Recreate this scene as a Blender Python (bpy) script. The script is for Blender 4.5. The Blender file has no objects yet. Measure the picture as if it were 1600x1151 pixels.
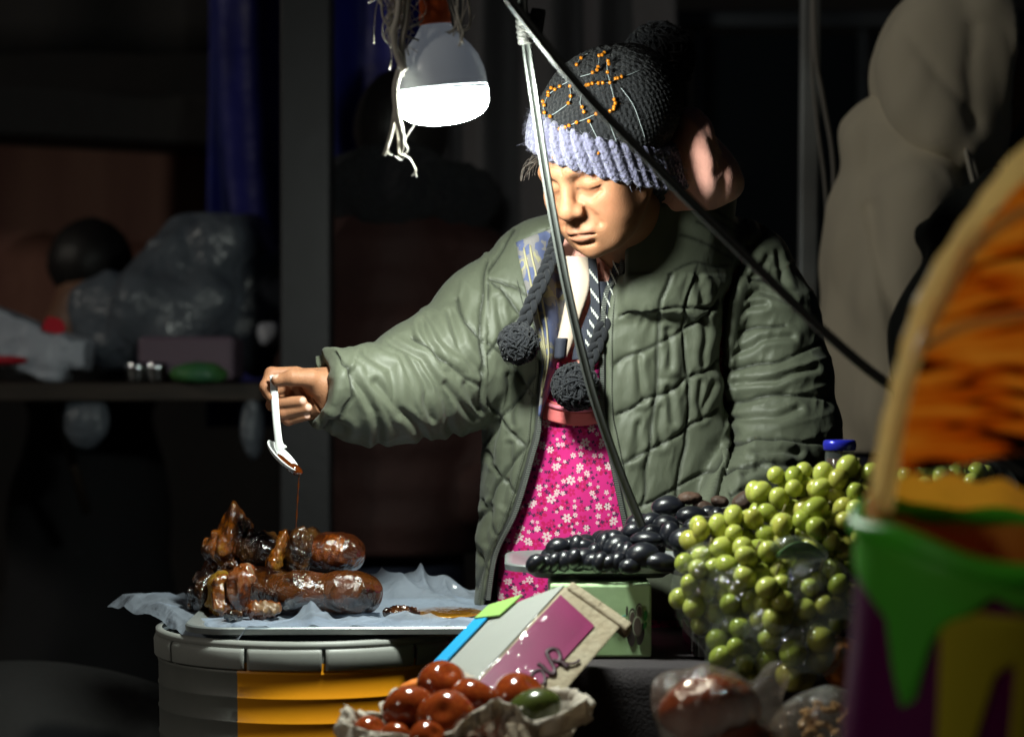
import bpy, bmesh, math, random
import numpy as np
from mathutils import Vector, Matrix

random.seed(7); np.random.seed(7)
scene = bpy.context.scene
COL = scene.collection
R = math.radians

# ------------------------------------------------------------------ camera, sky, exposure
FPX = 3500.0; CX = 800.0; CY = 575.5; CAMZ = 1.05
cd = bpy.data.cameras.new('camera'); cam = bpy.data.objects.new('camera', cd); COL.objects.link(cam)
cam.location = (0, 0, CAMZ); cam.rotation_euler = (R(90), 0, 0)
cd.lens = FPX / 1600 * 36; cd.sensor_width = 36; cd.clip_start = .05; cd.clip_end = 300
cd.dof.use_dof = True; cd.dof.focus_distance = 3.27; cd.dof.aperture_fstop = 2.8
scene.camera = cam
w = bpy.data.worlds.new('World'); scene.world = w; w.use_nodes = True
nt = w.node_tree; bg = nt.nodes['Background']
sky = nt.nodes.new('ShaderNodeTexSky'); sky.sky_type = 'NISHITA'; sky.sun_disc = False
sky.sun_elevation = R(24); sky.sun_rotation = R(241)
nt.links.new(sky.outputs[0], bg.inputs[0]); bg.inputs[1].default_value = .0012
# very dim warm far light of the night street, from the upper left
sl = bpy.data.lights.new('sun', 'SUN'); sl.energy = .34; sl.angle = R(6); sl.color = (1, .93, .80)
so = bpy.data.objects.new('sun', sl); COL.objects.link(so); so.rotation_euler = Vector((-.80, -.45, .41)).to_track_quat('Z', 'Y').to_euler()
vs = scene.view_settings
vs.view_transform = 'Standard'; vs.look = 'None'; vs.exposure = 0; vs.gamma = 1; vs.use_curve_mapping = False
cy = scene.cycles
cy.use_denoising = True; cy.max_bounces = 6; cy.diffuse_bounces = 3; cy.glossy_bounces = 3
cy.transmission_bounces = 6; cy.transparent_max_bounces = 16
cy.caustics_reflective = False; cy.caustics_refractive = False; cy.sample_clamp_indirect = 4
BULB = 350.0

# ------------------------------------------------------------------ helpers
def P(px, py, d):
    """a point seen at photo pixel px,py standing d metres in front of the camera"""
    return np.array([(px - CX) * d / FPX, d, CAMZ - (py - CY) * d / FPX])

def V3(p): return Vector((float(p[0]), float(p[1]), float(p[2])))

def props(o, label=None, cat=None, group=None, kind=None):
    if label: o['label'] = label
    if cat: o['category'] = cat
    if group: o['group'] = group
    if kind: o['kind'] = kind
    return o

def adopt(o, parent):
    if parent is not None:
        o.parent = parent
        # roots carry a location only; parts and sub-parts are modelled in world coordinates
        o.matrix_parent_inverse = parent.matrix_basis.inverted() if parent.parent is None else Matrix.Identity(4)
    return o

def empty(name, loc, label, cat, group=None):
    o = bpy.data.objects.new(name, None); COL.objects.link(o); o.location = V3(loc)
    o.empty_display_size = .05
    return props(o, label, cat, group)

def meshnp(name, V, F, mat, parent=None, smooth=True, mats=None, mi=None):
    """V (n,3), F list of face tuples or an (m,k) array"""
    me = bpy.data.meshes.new(name)
    V = np.asarray(V, dtype=np.float32)
    if isinstance(F, np.ndarray):
        m, k = F.shape
        me.vertices.add(len(V)); me.vertices.foreach_set('co', V.ravel())
        me.loops.add(m * k); me.loops.foreach_set('vertex_index', F.astype(np.int32).ravel())
        me.polygons.add(m); me.polygons.foreach_set('loop_start', (np.arange(m) * k).astype(np.int32))
        me.update(calc_edges=True); me.validate()
    else:
        me.from_pydata(V.tolist(), [], F); me.update()
    for q in (mats or [mat]): me.materials.append(q)
    if mi is not None: me.polygons.foreach_set('material_index', np.asarray(mi, dtype=np.int32))
    me.polygons.foreach_set('use_smooth', np.full(len(me.polygons), smooth))
    o = bpy.data.objects.new(name, me); COL.objects.link(o)
    return adopt(o, parent)

class MB:
    def __init__(s): s.v = []; s.f = []
    def add(s, V, F):
        b = len(s.v); s.v += [tuple(map(float, p)) for p in V]; s.f += [tuple(i + b for i in q) for q in F]; return s
    def box(s, c, sz, M=None, bev=0):
        hx, hy, hz = [q / 2 for q in sz]; c = Vector(c)
        vs = [Vector((x, y, z)) for x in (-hx, hx) for y in (-hy, hy) for z in (-hz, hz)]
        if M is not None: vs = [M @ q for q in vs]
        s.add([q + c for q in vs], [(0,1,3,2),(4,6,7,5),(0,4,5,1),(2,3,7,6),(0,2,6,4),(1,5,7,3)]); return s
    def hexa(s, c8):
        s.add(c8, [(0,1,3,2),(4,6,7,5),(0,4,5,1),(2,3,7,6),(0,2,6,4),(1,5,7,3)]); return s
    def tube(s, pts, r, n=10, caps=True, flat=1.0, up=None):
        pts = [V3(p) for p in pts]; m = len(pts)
        rs = r if hasattr(r, '__len__') else [r] * m
        V = []; prev = None
        for i, p in enumerate(pts):
            t = (pts[min(i + 1, m - 1)] - pts[max(i - 1, 0)]).normalized()
            if prev is None:
                a = Vector(up) if up is not None else Vector((0, 0, 1))
                if abs(t.dot(a)) > .95: a = Vector((0, 1, 0)) if up is None else Vector((1, 0, 0))
                u = (a - t * a.dot(t)).normalized()
            else: u = (prev - t * prev.dot(t)).normalized()
            prev = u; b = t.cross(u)
            for k in range(n):
                an = 2 * math.pi * k / n
                V.append(p + (u * math.cos(an) * flat + b * math.sin(an)) * rs[i])
        F = [(i*n+k, i*n+(k+1)%n, (i+1)*n+(k+1)%n, (i+1)*n+k) for i in range(m-1) for k in range(n)]
        if caps: F += [tuple(range(n))[::-1], tuple(range((m-1)*n, m*n))]
        s.add(V, F); return s
    def lathe(s, prof, n=48, M=None, caps=(False, False)):
        V = []
        for r_, z in prof:
            for k in range(n):
                a = 2 * math.pi * k / n; V.append(Vector((r_*math.cos(a), r_*math.sin(a), z)))
        if M is not None: V = [M @ q for q in V]
        m = len(prof)
        F = [(i*n+k, i*n+(k+1)%n, (i+1)*n+(k+1)%n, (i+1)*n+k) for i in range(m-1) for k in range(n)]
        if caps[0]: F.append(tuple(range(n))[::-1])
        if caps[1]: F.append(tuple(range((m-1)*n, m*n)))
        s.add(V, F); return s
    def build(s, name, mat, parent=None, smooth=True, bev=0, seg=2, subsurf=0):
        o = meshnp(name, np.array(s.v), s.f, mat, parent, smooth)
        if bev:
            b = o.modifiers.new('bevel', 'BEVEL'); b.width = bev; b.segments = seg; b.limit_method = 'ANGLE'; b.angle_limit = R(40)
            b.harden_normals = False
        if subsurf:
            q = o.modifiers.new('sub', 'SUBSURF'); q.levels = subsurf; q.render_levels = subsurf
        return o

def autosmooth(o, ang=40):
    me = o.data
    try: me.set_sharp_from_angle(angle=R(ang))
    except Exception: pass
    return o

def smooth_line(pts, n):
    """Catmull-Rom resample"""
    pts = [np.array(p, dtype=float) for p in pts]
    P_ = [2*pts[0]-pts[1]] + pts + [2*pts[-1]-pts[-2]]
    out = []
    for i in range(n):
        t = i / (n - 1) * (len(pts) - 1); k = min(int(t), len(pts) - 2); f = t - k
        a, b, c, d = P_[k:k+4]
        out.append(.5*((2*b)+(-a+c)*f+(2*a-5*b+4*c-d)*f*f+(-a+3*b-3*c+d)*f**3))
    return np.array(out)

# --- numpy noise
def _h(i, j, k, s):
    n = (i * 374761393 + j * 668265263 + k * 2147483647 + s * 974634777) & 0xffffffff
    n = ((n ^ (n >> 13)) * 1274126177) & 0xffffffff
    return ((n ^ (n >> 16)) & 0xffff) / 32767.5 - 1
def vnoise(p, s=0):
    p = np.asarray(p, dtype=np.float64); i = np.floor(p).astype(np.int64); f = p - i; f = f*f*(3-2*f)
    x, y, z = i; r = 0
    for a in (0, 1):
        for b in (0, 1):
            for c in (0, 1):
                r = r + _h(x+a, y+b, z+c, s) * (f[0] if a else 1-f[0]) * (f[1] if b else 1-f[1]) * (f[2] if c else 1-f[2])
    return r
def fbm(p, o=3, s=0):
    p = np.asarray(p, dtype=np.float64); r = 0; a = 1
    for k in range(o): r = r + a * vnoise(p * 2**k + 17.3*k, s + k); a *= .5
    return r / 1.75

# --- signed distance shapes (p is a (3,N) array)
def _c(a): return np.asarray(a, dtype=np.float64).reshape(3, *([1]))
def smin(a, b, k): 
    h = np.maximum(k - np.abs(a - b), 0) / k; return np.minimum(a, b) - h*h*k*.25
def smax(a, b, k): return -smin(-a, -b, k)
def ell(p, c, r, M=None):
    q = p - _c(c)
    if M is not None: q = np.asarray(M).T @ q
    r = _c(r); k0 = np.sqrt(((q/r)**2).sum(0)) + 1e-9; k1 = np.sqrt(((q/(r*r))**2).sum(0)) + 1e-9
    return k0 * (k0 - 1) / k1
def sph(p, c, r): return np.sqrt(((p - _c(c))**2).sum(0)) - r
def cap(p, a, b, ra, rb=None):
    rb = ra if rb is None else rb
    a = np.asarray(a, float); b = np.asarray(b, float); ab = b - a
    q = p - _c(a); t = np.clip((q * _c(ab)).sum(0) / max((ab*ab).sum(), 1e-12), 0, 1)
    return np.sqrt(((q - _c(ab) * t)**2).sum(0)) - (ra + (rb - ra) * t)
def chain(p, pts, k=.02):
    d = None
    for a, b in zip(pts[:-1], pts[1:]):
        e = cap(p, a[0], b[0], a[1], b[1]); d = e if d is None else smin(d, e, k)
    return d
def rotm(ax, deg):
    return np.array(Matrix.Rotation(R(deg), 3, ax))
def poly2(x, z, pts):
    """signed distance to a closed 2-D polygon"""
    d = np.full(x.shape, 1e9); s = np.ones(x.shape)
    n = len(pts)
    for i in range(n):
        ax, az = pts[i]; bx, bz = pts[i-1]
        ex, ez = bx-ax, bz-az; wx, wz = x-ax, z-az
        t = np.clip((wx*ex+wz*ez)/(ex*ex+ez*ez+1e-12), 0, 1)
        d = np.minimum(d, (wx-ex*t)**2+(wz-ez*t)**2)
        c1 = z >= az; c2 = z < bz; c3 = ex*wz > ez*wx
        fl = (c1 & c2 & c3) | (~c1 & ~c2 & ~c3); s = np.where(fl, -s, s)
    return s*np.sqrt(d)
def linedist(x, z, lines):
    d = np.full(x.shape, 1e9)
    for L in lines:
        for (ax, az), (bx, bz) in zip(L[:-1], L[1:]):
            ex, ez = bx-ax, bz-az; wx, wz = x-ax, z-az
            t = np.clip((wx*ex+wz*ez)/(ex*ex+ez*ez+1e-12), 0, 1)
            d = np.minimum(d, (wx-ex*t)**2+(wz-ez*t)**2)
    return np.sqrt(d)

def polygonize(f, lo, hi, h, project=2):
    """surface nets over f, evaluated only near the surface"""
    lo = np.asarray(lo, float); hi = np.asarray(hi, float); S = 4
    n = (np.ceil((hi - lo) / h / S).astype(int) + 1) * S + 1
    ax = [lo[i] + h*np.arange(n[i]) for i in range(3)]
    cg = np.meshgrid(*[a[::S] for a in ax], indexing='ij')
    C = f(np.stack([g.ravel() for g in cg])).reshape(cg[0].shape)
    near = np.abs(C) < h*S*1.9 + .006
    ix = [np.minimum((np.arange(n[i]) + S//2)//S, C.shape[i]-1) for i in range(3)]
    G = C[np.ix_(*ix)].copy(); Mk = near[np.ix_(*ix)]
    I = np.nonzero(Mk)
    pts = np.stack([ax[i][I[i]] for i in range(3)])
    out = np.empty(pts.shape[1])
    for s in range(0, pts.shape[1], 400000): out[s:s+400000] = f(pts[:, s:s+400000])
    G[I] = out
    ins = G < 0
    c = np.zeros(tuple(n - 1), dtype=np.int8)
    for a in (0, 1):
        for b in (0, 1):
            for e in (0, 1): c += ins[a:n[0]-1+a, b:n[1]-1+b, e:n[2]-1+e]
    act = (c > 0) & (c < 8); A = np.argwhere(act)
    idx = np.full(act.shape, -1, dtype=np.int64); idx[act] = np.arange(len(A))
    acc = np.zeros((len(A), 3)); cnt = np.zeros(len(A))
    cor = [(a, b, e) for a in (0, 1) for b in (0, 1) for e in (0, 1)]
    for i in range(8):
        for j in range(i+1, 8):
            if sum(abs(cor[i][q]-cor[j][q]) for q in range(3)) != 1: continue
            g0 = G[A[:,0]+cor[i][0], A[:,1]+cor[i][1], A[:,2]+cor[i][2]]
            g1 = G[A[:,0]+cor[j][0], A[:,1]+cor[j][1], A[:,2]+cor[j][2]]
            m = (g0 < 0) != (g1 < 0)
            t = np.where(m, g0/np.where(m, g0-g1, 1), 0)[:, None]
            acc += np.where(m[:, None], np.array(cor[i]) + t*(np.array(cor[j])-np.array(cor[i])), 0); cnt += m
    V = (lo + h*(A + acc/cnt[:, None])).T
    quads = []
    for a in range(3):
        b, e = (a+1) % 3, (a+2) % 3
        sl0 = [slice(None)]*3; sl1 = [slice(None)]*3
        sl0[a] = slice(0, n[a]-1); sl1[a] = slice(1, n[a])
        D = ins[tuple(sl0)] != ins[tuple(sl1)]
        E = np.argwhere(D); E = E[(E[:, b] > 0) & (E[:, e] > 0) & (E[:, b] < n[b]-1) & (E[:, e] < n[e]-1)]
        def at(db, de):
            q = E.copy(); q[:, b] += db; q[:, e] += de; return idx[q[:,0], q[:,1], q[:,2]]
        Q = np.stack([at(-1,-1), at(0,-1), at(0,0), at(-1,0)], 1)
        fl = ~ins[E[:,0], E[:,1], E[:,2]]
        Q[fl] = Q[fl][:, ::-1]; quads.append(Q)
    F = np.concatenate(quads); F = F[(F >= 0).all(1)]
    for _ in range(project):
        v0, g = grad(f, V, h*.4); gl = (g*g).sum(0) + 1e-9
        V = V - g * np.clip(v0/gl, -h, h) * .8
    return V.T, F
def grad(f, V, e):
    v0 = f(V); g = np.zeros_like(V)
    for a in range(3):
        q = V.copy(); q[a] += e; g[a] = (f(q) - v0)/e
    return v0, g
def vnormals(V, F):
    n = np.zeros_like(V); a = V[F[:,0]]; c = V[F[:,2]]; b = V[F[:,1]]; d = V[F[:,3]]
    fn = np.cross(c-a, d-b)
    for k in range(4): np.add.at(n, F[:, k], fn)
    return n/(np.linalg.norm(n, axis=1, keepdims=True)+1e-12)
def subdivide(V, F):
    """one smooth subdivision of a quad mesh (midpoint + light smoothing)"""
    E = np.sort(np.concatenate([F[:, [k, (k+1) % 4]] for k in range(4)]), axis=1)
    U, inv = np.unique(E, axis=0, return_inverse=True); inv = inv.ravel(); m = len(F); nV = len(V)
    fc = V[F].mean(1); ec = V[U].mean(1)
    fs = np.zeros((len(U), 3)); fn = np.zeros(len(U))
    np.add.at(fs, inv, np.tile(fc, (4, 1))); np.add.at(fn, inv, 1)
    ep = np.where((fn == 2)[:, None], (ec*2 + fs/np.maximum(fn, 1)[:, None]*2)/4, ec)
    val = np.zeros(nV); fa = np.zeros((nV, 3)); ea = np.zeros((nV, 3)); en = np.zeros(nV)
    for k in range(4): np.add.at(fa, F[:, k], fc); np.add.at(val, F[:, k], 1)
    for k in range(2): np.add.at(ea, U[:, k], ec); np.add.at(en, U[:, k], 1)
    ok = (val == en) & (val > 2); v = np.maximum(val, 1)[:, None]
    vp = np.where(ok[:, None], (fa/v + 2*ea/np.maximum(en, 1)[:, None] + (v-3)*V)/v, V)
    e = [inv[k*m:(k+1)*m] + nV for k in range(4)]; f = np.arange(m) + nV + len(U)
    nF = np.concatenate([np.stack([F[:, k], e[k], f, e[(k+3) % 4]], 1) for k in range(4)])
    return np.concatenate([vp, ep, fc]), nF

def color_attr(o, cols, name='tint'):
    a = o.data.color_attributes.new(name, 'FLOAT_COLOR', 'POINT')
    c = np.ones((len(cols), 4), dtype=np.float32); c[:, :3] = cols; a.data.foreach_set('color', c.ravel())

# ------------------------------------------------------------------ materials
def mat(name, base, rough=.6, metal=0, noise=None, bump=None, coat=0, spec=.5, sheen=0, trans=0, sss=0, emis=None, attr=None, ior=1.45):
    """noise=(scale, other colour, contrast[, stretch]); bump=(scale, strength, distance[, stretch])"""
    m = bpy.data.materials.new(name); m.use_nodes = True; n = m.node_tree.nodes; l = m.node_tree.links
    b = n['Principled BSDF']
    b.inputs['Base Color'].default_value = (*base, 1); b.inputs['Roughness'].default_value = rough
    b.inputs['Metallic'].default_value = metal; b.inputs['Coat Weight'].default_value = coat
    b.inputs['Coat Roughness'].default_value = .06; b.inputs['Specular IOR Level'].default_value = spec
    b.inputs['Sheen Weight'].default_value = sheen; b.inputs['Transmission Weight'].default_value = trans
    b.inputs['IOR'].default_value = ior
    if sss:
        b.inputs['Subsurface Weight'].default_value = sss; b.inputs['Subsurface Radius'].default_value = (1, .4, .2)
        b.inputs['Subsurface Scale'].default_value = .006
    tc = n.new('ShaderNodeTexCoord')
    def tex(sc, st, detail=4):
        mp = n.new('ShaderNodeMapping'); mp.inputs['Scale'].default_value = st; l.new(tc.outputs['Object'], mp.inputs[0])
        t = n.new('ShaderNodeTexNoise'); t.inputs['Scale'].default_value = sc; t.inputs['Detail'].default_value = detail
        l.new(mp.outputs[0], t.inputs['Vector']); return t
    src = None
    if attr:
        at = n.new('ShaderNodeAttribute'); at.attribute_name = attr; src = at.outputs['Color']
    if noise:
        t = tex(noise[0], noise[3] if len(noise) > 3 else (1, 1, 1))
        mr = n.new('ShaderNodeMapRange'); c = noise[2]
        mr.inputs[1].default_value = .5 - .5*(1-c); mr.inputs[2].default_value = .5 + .5*(1-c)
        l.new(t.outputs[0], mr.inputs[0])
        mx = n.new('ShaderNodeMix'); mx.data_type = 'RGBA'
        if src: l.new(src, mx.inputs[6])
        else: mx.inputs[6].default_value = (*base, 1)
        mx.inputs[7].default_value = (*noise[1], 1); l.new(mr.outputs[0], mx.inputs[0])
        if src:
            mu = n.new('ShaderNodeMath'); mu.operation = 'MULTIPLY'; mu.inputs[1].default_value = .25
            l.new(mr.outputs[0], mu.inputs[0]); l.new(mu.outputs[0], mx.inputs[0])
        src = mx.outputs[2]
    if src: l.new(src, b.inputs['Base Color'])
    if bump:
        t = tex(bump[0], bump[3] if len(bump) > 3 else (1, 1, 1), 6)
        bp = n.new('ShaderNodeBump'); bp.inputs['Strength'].default_value = bump[1]; bp.inputs['Distance'].default_value = bump[2]
        l.new(t.outputs[0], bp.inputs['Height']); l.new(bp.outputs[0], b.inputs['Normal'])
    if emis:
        b.inputs['Emission Color'].default_value = (*emis[0], 1); b.inputs['Emission Strength'].default_value = emis[1]
    return m

def film(name, tint=(.9, .92, .95), haze=.15, rough=.12, bump=(30, .6, .01), milk=.1, lo=.02, cap_=.16):
    """thin clear plastic: see-through, a little milky, glossy creases"""
    m = bpy.data.materials.new(name); m.use_nodes = True; n = m.node_tree.nodes; l = m.node_tree.links
    n.remove(n['Principled BSDF']); out = n['Material Output']
    tr = n.new('ShaderNodeBsdfTransparent'); tr.inputs[0].default_value = (*tint, 1)
    gl = n.new('ShaderNodeBsdfGlossy'); gl.inputs['Roughness'].default_value = rough
    df = n.new('ShaderNodeBsdfDiffuse'); df.inputs[0].default_value = (*tint, 1)
    tl = n.new('ShaderNodeBsdfTranslucent'); tl.inputs[0].default_value = (*tint, 1)
    tc = n.new('ShaderNodeTexCoord'); t = n.new('ShaderNodeTexNoise'); t.inputs['Scale'].default_value = bump[0]; t.inputs['Detail'].default_value = 5
    t.inputs['Distortion'].default_value = .6
    l.new(tc.outputs['Object'], t.inputs['Vector'])
    bp = n.new('ShaderNodeBump'); bp.inputs['Strength'].default_value = bump[1]; bp.inputs['Distance'].default_value = bump[2]
    l.new(t.outputs[0], bp.inputs['Height'])
    for q in (gl, df): l.new(bp.outputs[0], q.inputs['Normal'])
    fr = n.new('ShaderNodeFresnel'); fr.inputs[0].default_value = 1.38; l.new(bp.outputs[0], fr.inputs['Normal'])
    ad = n.new('ShaderNodeMath'); ad.operation = 'ADD'; ad.inputs[1].default_value = lo; mn = n.new('ShaderNodeMath'); mn.operation = 'MINIMUM'; mn.inputs[1].default_value = cap_; l.new(fr.outputs[0], mn.inputs[0]); l.new(mn.outputs[0], ad.inputs[0])
    m0 = n.new('ShaderNodeMixShader'); l.new(df.outputs[0], m0.inputs[1]); l.new(tl.outputs[0], m0.inputs[2])
    m1 = n.new('ShaderNodeMixShader'); m1.inputs[0].default_value = milk + haze*.3
    l.new(tr.outputs[0], m1.inputs[1]); l.new(m0.outputs[0], m1.inputs[2])
    m2 = n.new('ShaderNodeMixShader'); l.new(ad.outputs[0], m2.inputs[0]); l.new(m1.outputs[0], m2.inputs[1]); l.new(gl.outputs[0], m2.inputs[2])
    l.new(m2.outputs[0], out.inputs[0]); return m
# ------------------------------------------------------------------ the place: ground, far walls, curtains, posts
def wall_sheet(name, x0, x1, z0, z1, y, m, amp=0, waves=0, nx=80, nz=16, thick=.006, parent=None, seed=0, slope=0):
    X, Z = np.meshgrid(np.linspace(x0, x1, nx), np.linspace(z0, z1, nz), indexing='ij')
    U = (X-x0)/(x1-x0); W = (Z-z0)/(z1-z0)
    Y = y + amp*(np.sin(U*waves*2*np.pi + 1.3*vnoise(np.stack([U*4, W*2, U*0])+seed)) * (.6+.4*vnoise(np.stack([U*3, W*3, U*0+5])+seed))) + slope*U
    Vv = np.stack([X, Y, Z], -1).reshape(-1, 3)
    i = np.arange(nx*nz).reshape(nx, nz)
    F = np.stack([i[:-1,:-1], i[1:,:-1], i[1:,1:], i[:-1,1:]], -1).reshape(-1, 4)
    o = meshnp(name, Vv, F, m, parent)
    q = o.modifiers.new('solid', 'SOLIDIFY'); q.thickness = thick
    return o

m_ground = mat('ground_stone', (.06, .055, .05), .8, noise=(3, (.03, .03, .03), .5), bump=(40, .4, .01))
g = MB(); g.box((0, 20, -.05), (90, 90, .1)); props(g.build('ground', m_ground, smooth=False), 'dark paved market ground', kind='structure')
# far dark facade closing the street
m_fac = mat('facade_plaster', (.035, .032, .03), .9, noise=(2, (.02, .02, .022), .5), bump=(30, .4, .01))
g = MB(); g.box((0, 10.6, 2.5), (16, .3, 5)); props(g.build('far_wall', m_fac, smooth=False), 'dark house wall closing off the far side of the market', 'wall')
# pinkish stall board on the left with a dark eave
m_pink = mat('pink_board', (.50, .24, .17), .7, noise=(2.2, (.26, .10, .08), .5, (3, 1, .35)), bump=(20, .3, .01))
sb = empty('stall_board', (-1.35, 6.9, 1.0), 'worn pinkish orange board wall behind the dark sitting figure at far left', 'board wall')
g = MB(); g.box((-1.62, 6.9, 1.46), (1.9, .06, .62)); g.build('board', m_pink, sb, False)
for x in (-2.4, -.75): g = MB(); g.box((x, 6.95, .6), (.06, .03, 1.2)); g.build('leg', m_fac, sb, False)
g = MB(); g.box((-1.5, 6.75, 1.80), (2.2, .5, .14), rotm('Y', 4) if 0 else Matrix.Rotation(R(3), 3, 'Y')); g.build('eave', m_fac, sb, False, bev=.01)
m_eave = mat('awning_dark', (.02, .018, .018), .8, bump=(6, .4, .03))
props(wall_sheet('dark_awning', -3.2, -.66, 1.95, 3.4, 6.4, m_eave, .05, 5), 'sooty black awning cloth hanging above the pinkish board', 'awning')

m_blue = mat('blue_tarp', (.018, .022, .28), .5, noise=(4, (.006, .008, .09), .5, (3, 1, .6)), bump=(9, .5, .02))
props(wall_sheet('blue_tarp', -.78, .16, .9, 3.0, 5.75, m_blue, .05, 5, seed=3), 'deep blue tarpaulin hanging behind the glowing bulb', 'tarpaulin')
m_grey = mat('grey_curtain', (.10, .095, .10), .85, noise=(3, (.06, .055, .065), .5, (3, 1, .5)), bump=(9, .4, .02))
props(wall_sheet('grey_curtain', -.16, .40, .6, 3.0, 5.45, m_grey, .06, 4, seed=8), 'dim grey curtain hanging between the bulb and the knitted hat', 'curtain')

# posts
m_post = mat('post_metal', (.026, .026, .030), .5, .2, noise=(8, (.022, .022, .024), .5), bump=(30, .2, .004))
def post(px0, px1, d, name, label, parts=True, mm=m_post, lean=0):
    a = P(px0, 0, d)[0]; b = P(px1, 0, d)[0]; c = (a+b)/2
    e = empty(name, (c, d, 0), label, 'post')
    g = MB(); hw = (b-a)/2
    V = []
    for z, o_ in ((0, 0), (3.2, lean)):
        for sx, sy in ((-1, -1), (1, -1), (1, 1), (-1, 1)): V.append((c+sx*hw+o_, d+sy*hw, z))
    g.add(V, [(3,2,1,0), (4,5,6,7), (0,1,5,4), (1,2,6,5), (2,3,7,6), (3,0,4,7)])
    g.build('shaft', mm, e, False, bev=.006)
    g = MB(); g.box((c, d, .01), (hw*2+.1, hw*2+.1, .02)); g.build('base_plate', mm, e, False, bev=.004)
    return e
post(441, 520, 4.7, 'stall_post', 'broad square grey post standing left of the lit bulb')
post(1238, 1268, 4.5, 'stall_post', 'narrow pale post standing between the jacket and the hooded figure', mm=mat('pale_post', (.42, .45, .46), .35, .3, noise=(5, (.25, .27, .28), .5), bump=(20, .2, .004)), lean=.03)
m_cable = mat('cable', (.30, .29, .27), .5)
def cable(pts, r, label, name='hanging_cable', m=m_cable, d=4.4):
    g = MB(); g.tube(smooth_line([P(x, y, d) for x, y in pts], 30), r, 8)
    return props(g.build(name, m), label, 'cable')
cable([(1272, -200), (1273, 60), (1285, 150), (1302, 260), (1300, 420)], .0045, 'thin pale cable bending away on the right of the narrow post')
cable([(1270, -200), (1269, 80), (1274, 170), (1290, 300), (1294, 430)], .004, 'thin pale cable hanging close along the narrow post', d=4.42)
# cart with faint shelves behind the woman
ct = empty('glass_cart', (1.05, 6.3, 0), 'dark glass fronted cart standing behind the pink hood', 'cart')
m_cart = mat('cart_dark', (.03, .032, .036), .4, .2, bump=(10, .2, .01))
m_cartm = mat('cart_metal', (.22, .23, .25), .3, .7, noise=(6, (.12, .12, .14), .4))
m_cglass = mat('cart_glass', (.02, .024, .03), .08, spec=.6)
g = MB(); g.box((.75, 6.5, .5), (1.5, .5, 1.0)); g.build('body', m_cart, ct, False, bev=.01)
g = MB(); g.box((.75, 6.5, 2.02), (1.5, .56, .05)); g.build('roof', m_cartm, ct, False, bev=.01)
for z in (1.25, 1.62):
    g = MB(); g.box((.75, 6.5, z), (1.42, .4, .02)); g.build('shelf', m_cartm, ct, False)
for x in (.03, .52, .98, 1.47):
    g = MB(); g.box((x, 6.26, 1.5), (.03, .03, 1.0)); g.build('frame', m_cartm, ct, False, bev=.004)
for x in (.275, .75, 1.225):
    g = MB(); g.box((x, 6.262, 1.5), (.44, .008, .96)); g.build('pane', m_cglass, ct, False)

# ------------------------------------------------------------------ the far left table
ft = empty('far_table', (-1.0, 5.3, 0), 'long dark table at the left carrying plastic bags and cups', 'table')
m_dkwood = mat('dark_wood', (.05, .035, .025), .6, noise=(6, (.02, .015, .012), .5, (1, 6, 6)), bump=(20, .3, .004))
TZ = P(0, 598, 5.1)[2]
g = MB(); g.box((-.95, 5.4, TZ-.02), (2.2, .8, .04)); g.build('tabletop', m_dkwood, ft, False, bev=.004)
for x in (-1.95, .05):
    for y in (5.08, 5.72):
        g = MB(); g.box((x, y, (TZ-.04)/2), (.05, .05, TZ-.04)); g.build('leg', m_dkwood, ft, False, bev=.004)
g = MB(); g.tube([P(88, 625, 5.15), P(135, 800, 5.3)], .012, 8); g.build('brace', m_dkwood, ft)

def lump(name, c, r, m, label=None, cat=None, seed=0, amp=.25, fr=2.2, h=None, floor=None, parent=None, M=None, fold=0, group=None, k=.02, cps=None):
    """crumpled or bumpy solid from an ellipsoid (or several)"""
    c = np.asarray(c, float); r = np.asarray(r, float); mr = r.min()
    bl = cps or [(c, r, M)]
    def f(p):
        d = None
        for q in bl:
            e = ell(p, q[0], q[1], q[2] if len(q) > 2 else None); d = e if d is None else smin(d, e, k)
        nn = fbm(p*fr/mr*.5 + seed, 3, seed)
        if fold: nn = nn*.4 - fold*np.abs(vnoise(p*fr/mr*np.array([[.5], [.5], [.25]]) + seed, seed+9))
        d = d + nn*amp*mr*.5
        if floor is not None: d = smax(d, floor - p[2], .004)
        return d
    lo = np.min([np.asarray(q[0])-max(q[1])*1.25 for q in bl], 0); hi = np.max([np.asarray(q[0])+max(q[1])*1.25 for q in bl], 0)
    Vv, F = polygonize(f, lo, hi, h or mr/9, 1)
    o = meshnp(name, Vv, F, m, parent)
    if label: props(o, label, cat, group)
    return o
m_bagA = film('bag_grey_plastic', (.40, .45, .52), milk=.5, rough=.25, bump=(9, .8, .05))
m_bagB = film('bag_dark_plastic', (.16, .18, .22), milk=.75, rough=.3, bump=(7, .8, .05))
m_bagW = mat('bag_white', (.62, .66, .74), .35, noise=(3, (.35, .38, .45), .5), bump=(8, .7, .03))
m_red = mat('print_red', (.62, .02, .04), .4)
c = P(270, 455, 5.3)
o = lump('plastic_bag', c, (.19, .16, .14), m_bagA, 'big crumpled grey translucent plastic bag heaped on the far left table', 'plastic bag', 3, .5, 3.2, .008, TZ+.002, fold=1.5,
     cps=[(P(250, 490, 5.3), (.17, .14, .11), None), (P(275, 420, 5.3), (.085, .09, .10), rotm('Y', 30)), (P(330, 395, 5.3), (.07, .08, .07), None), (P(185, 520, 5.3), (.09, .1, .06), rotm('Y', -30)), (P(320, 470, 5.3), (.10, .1, .10), None)])
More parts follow.
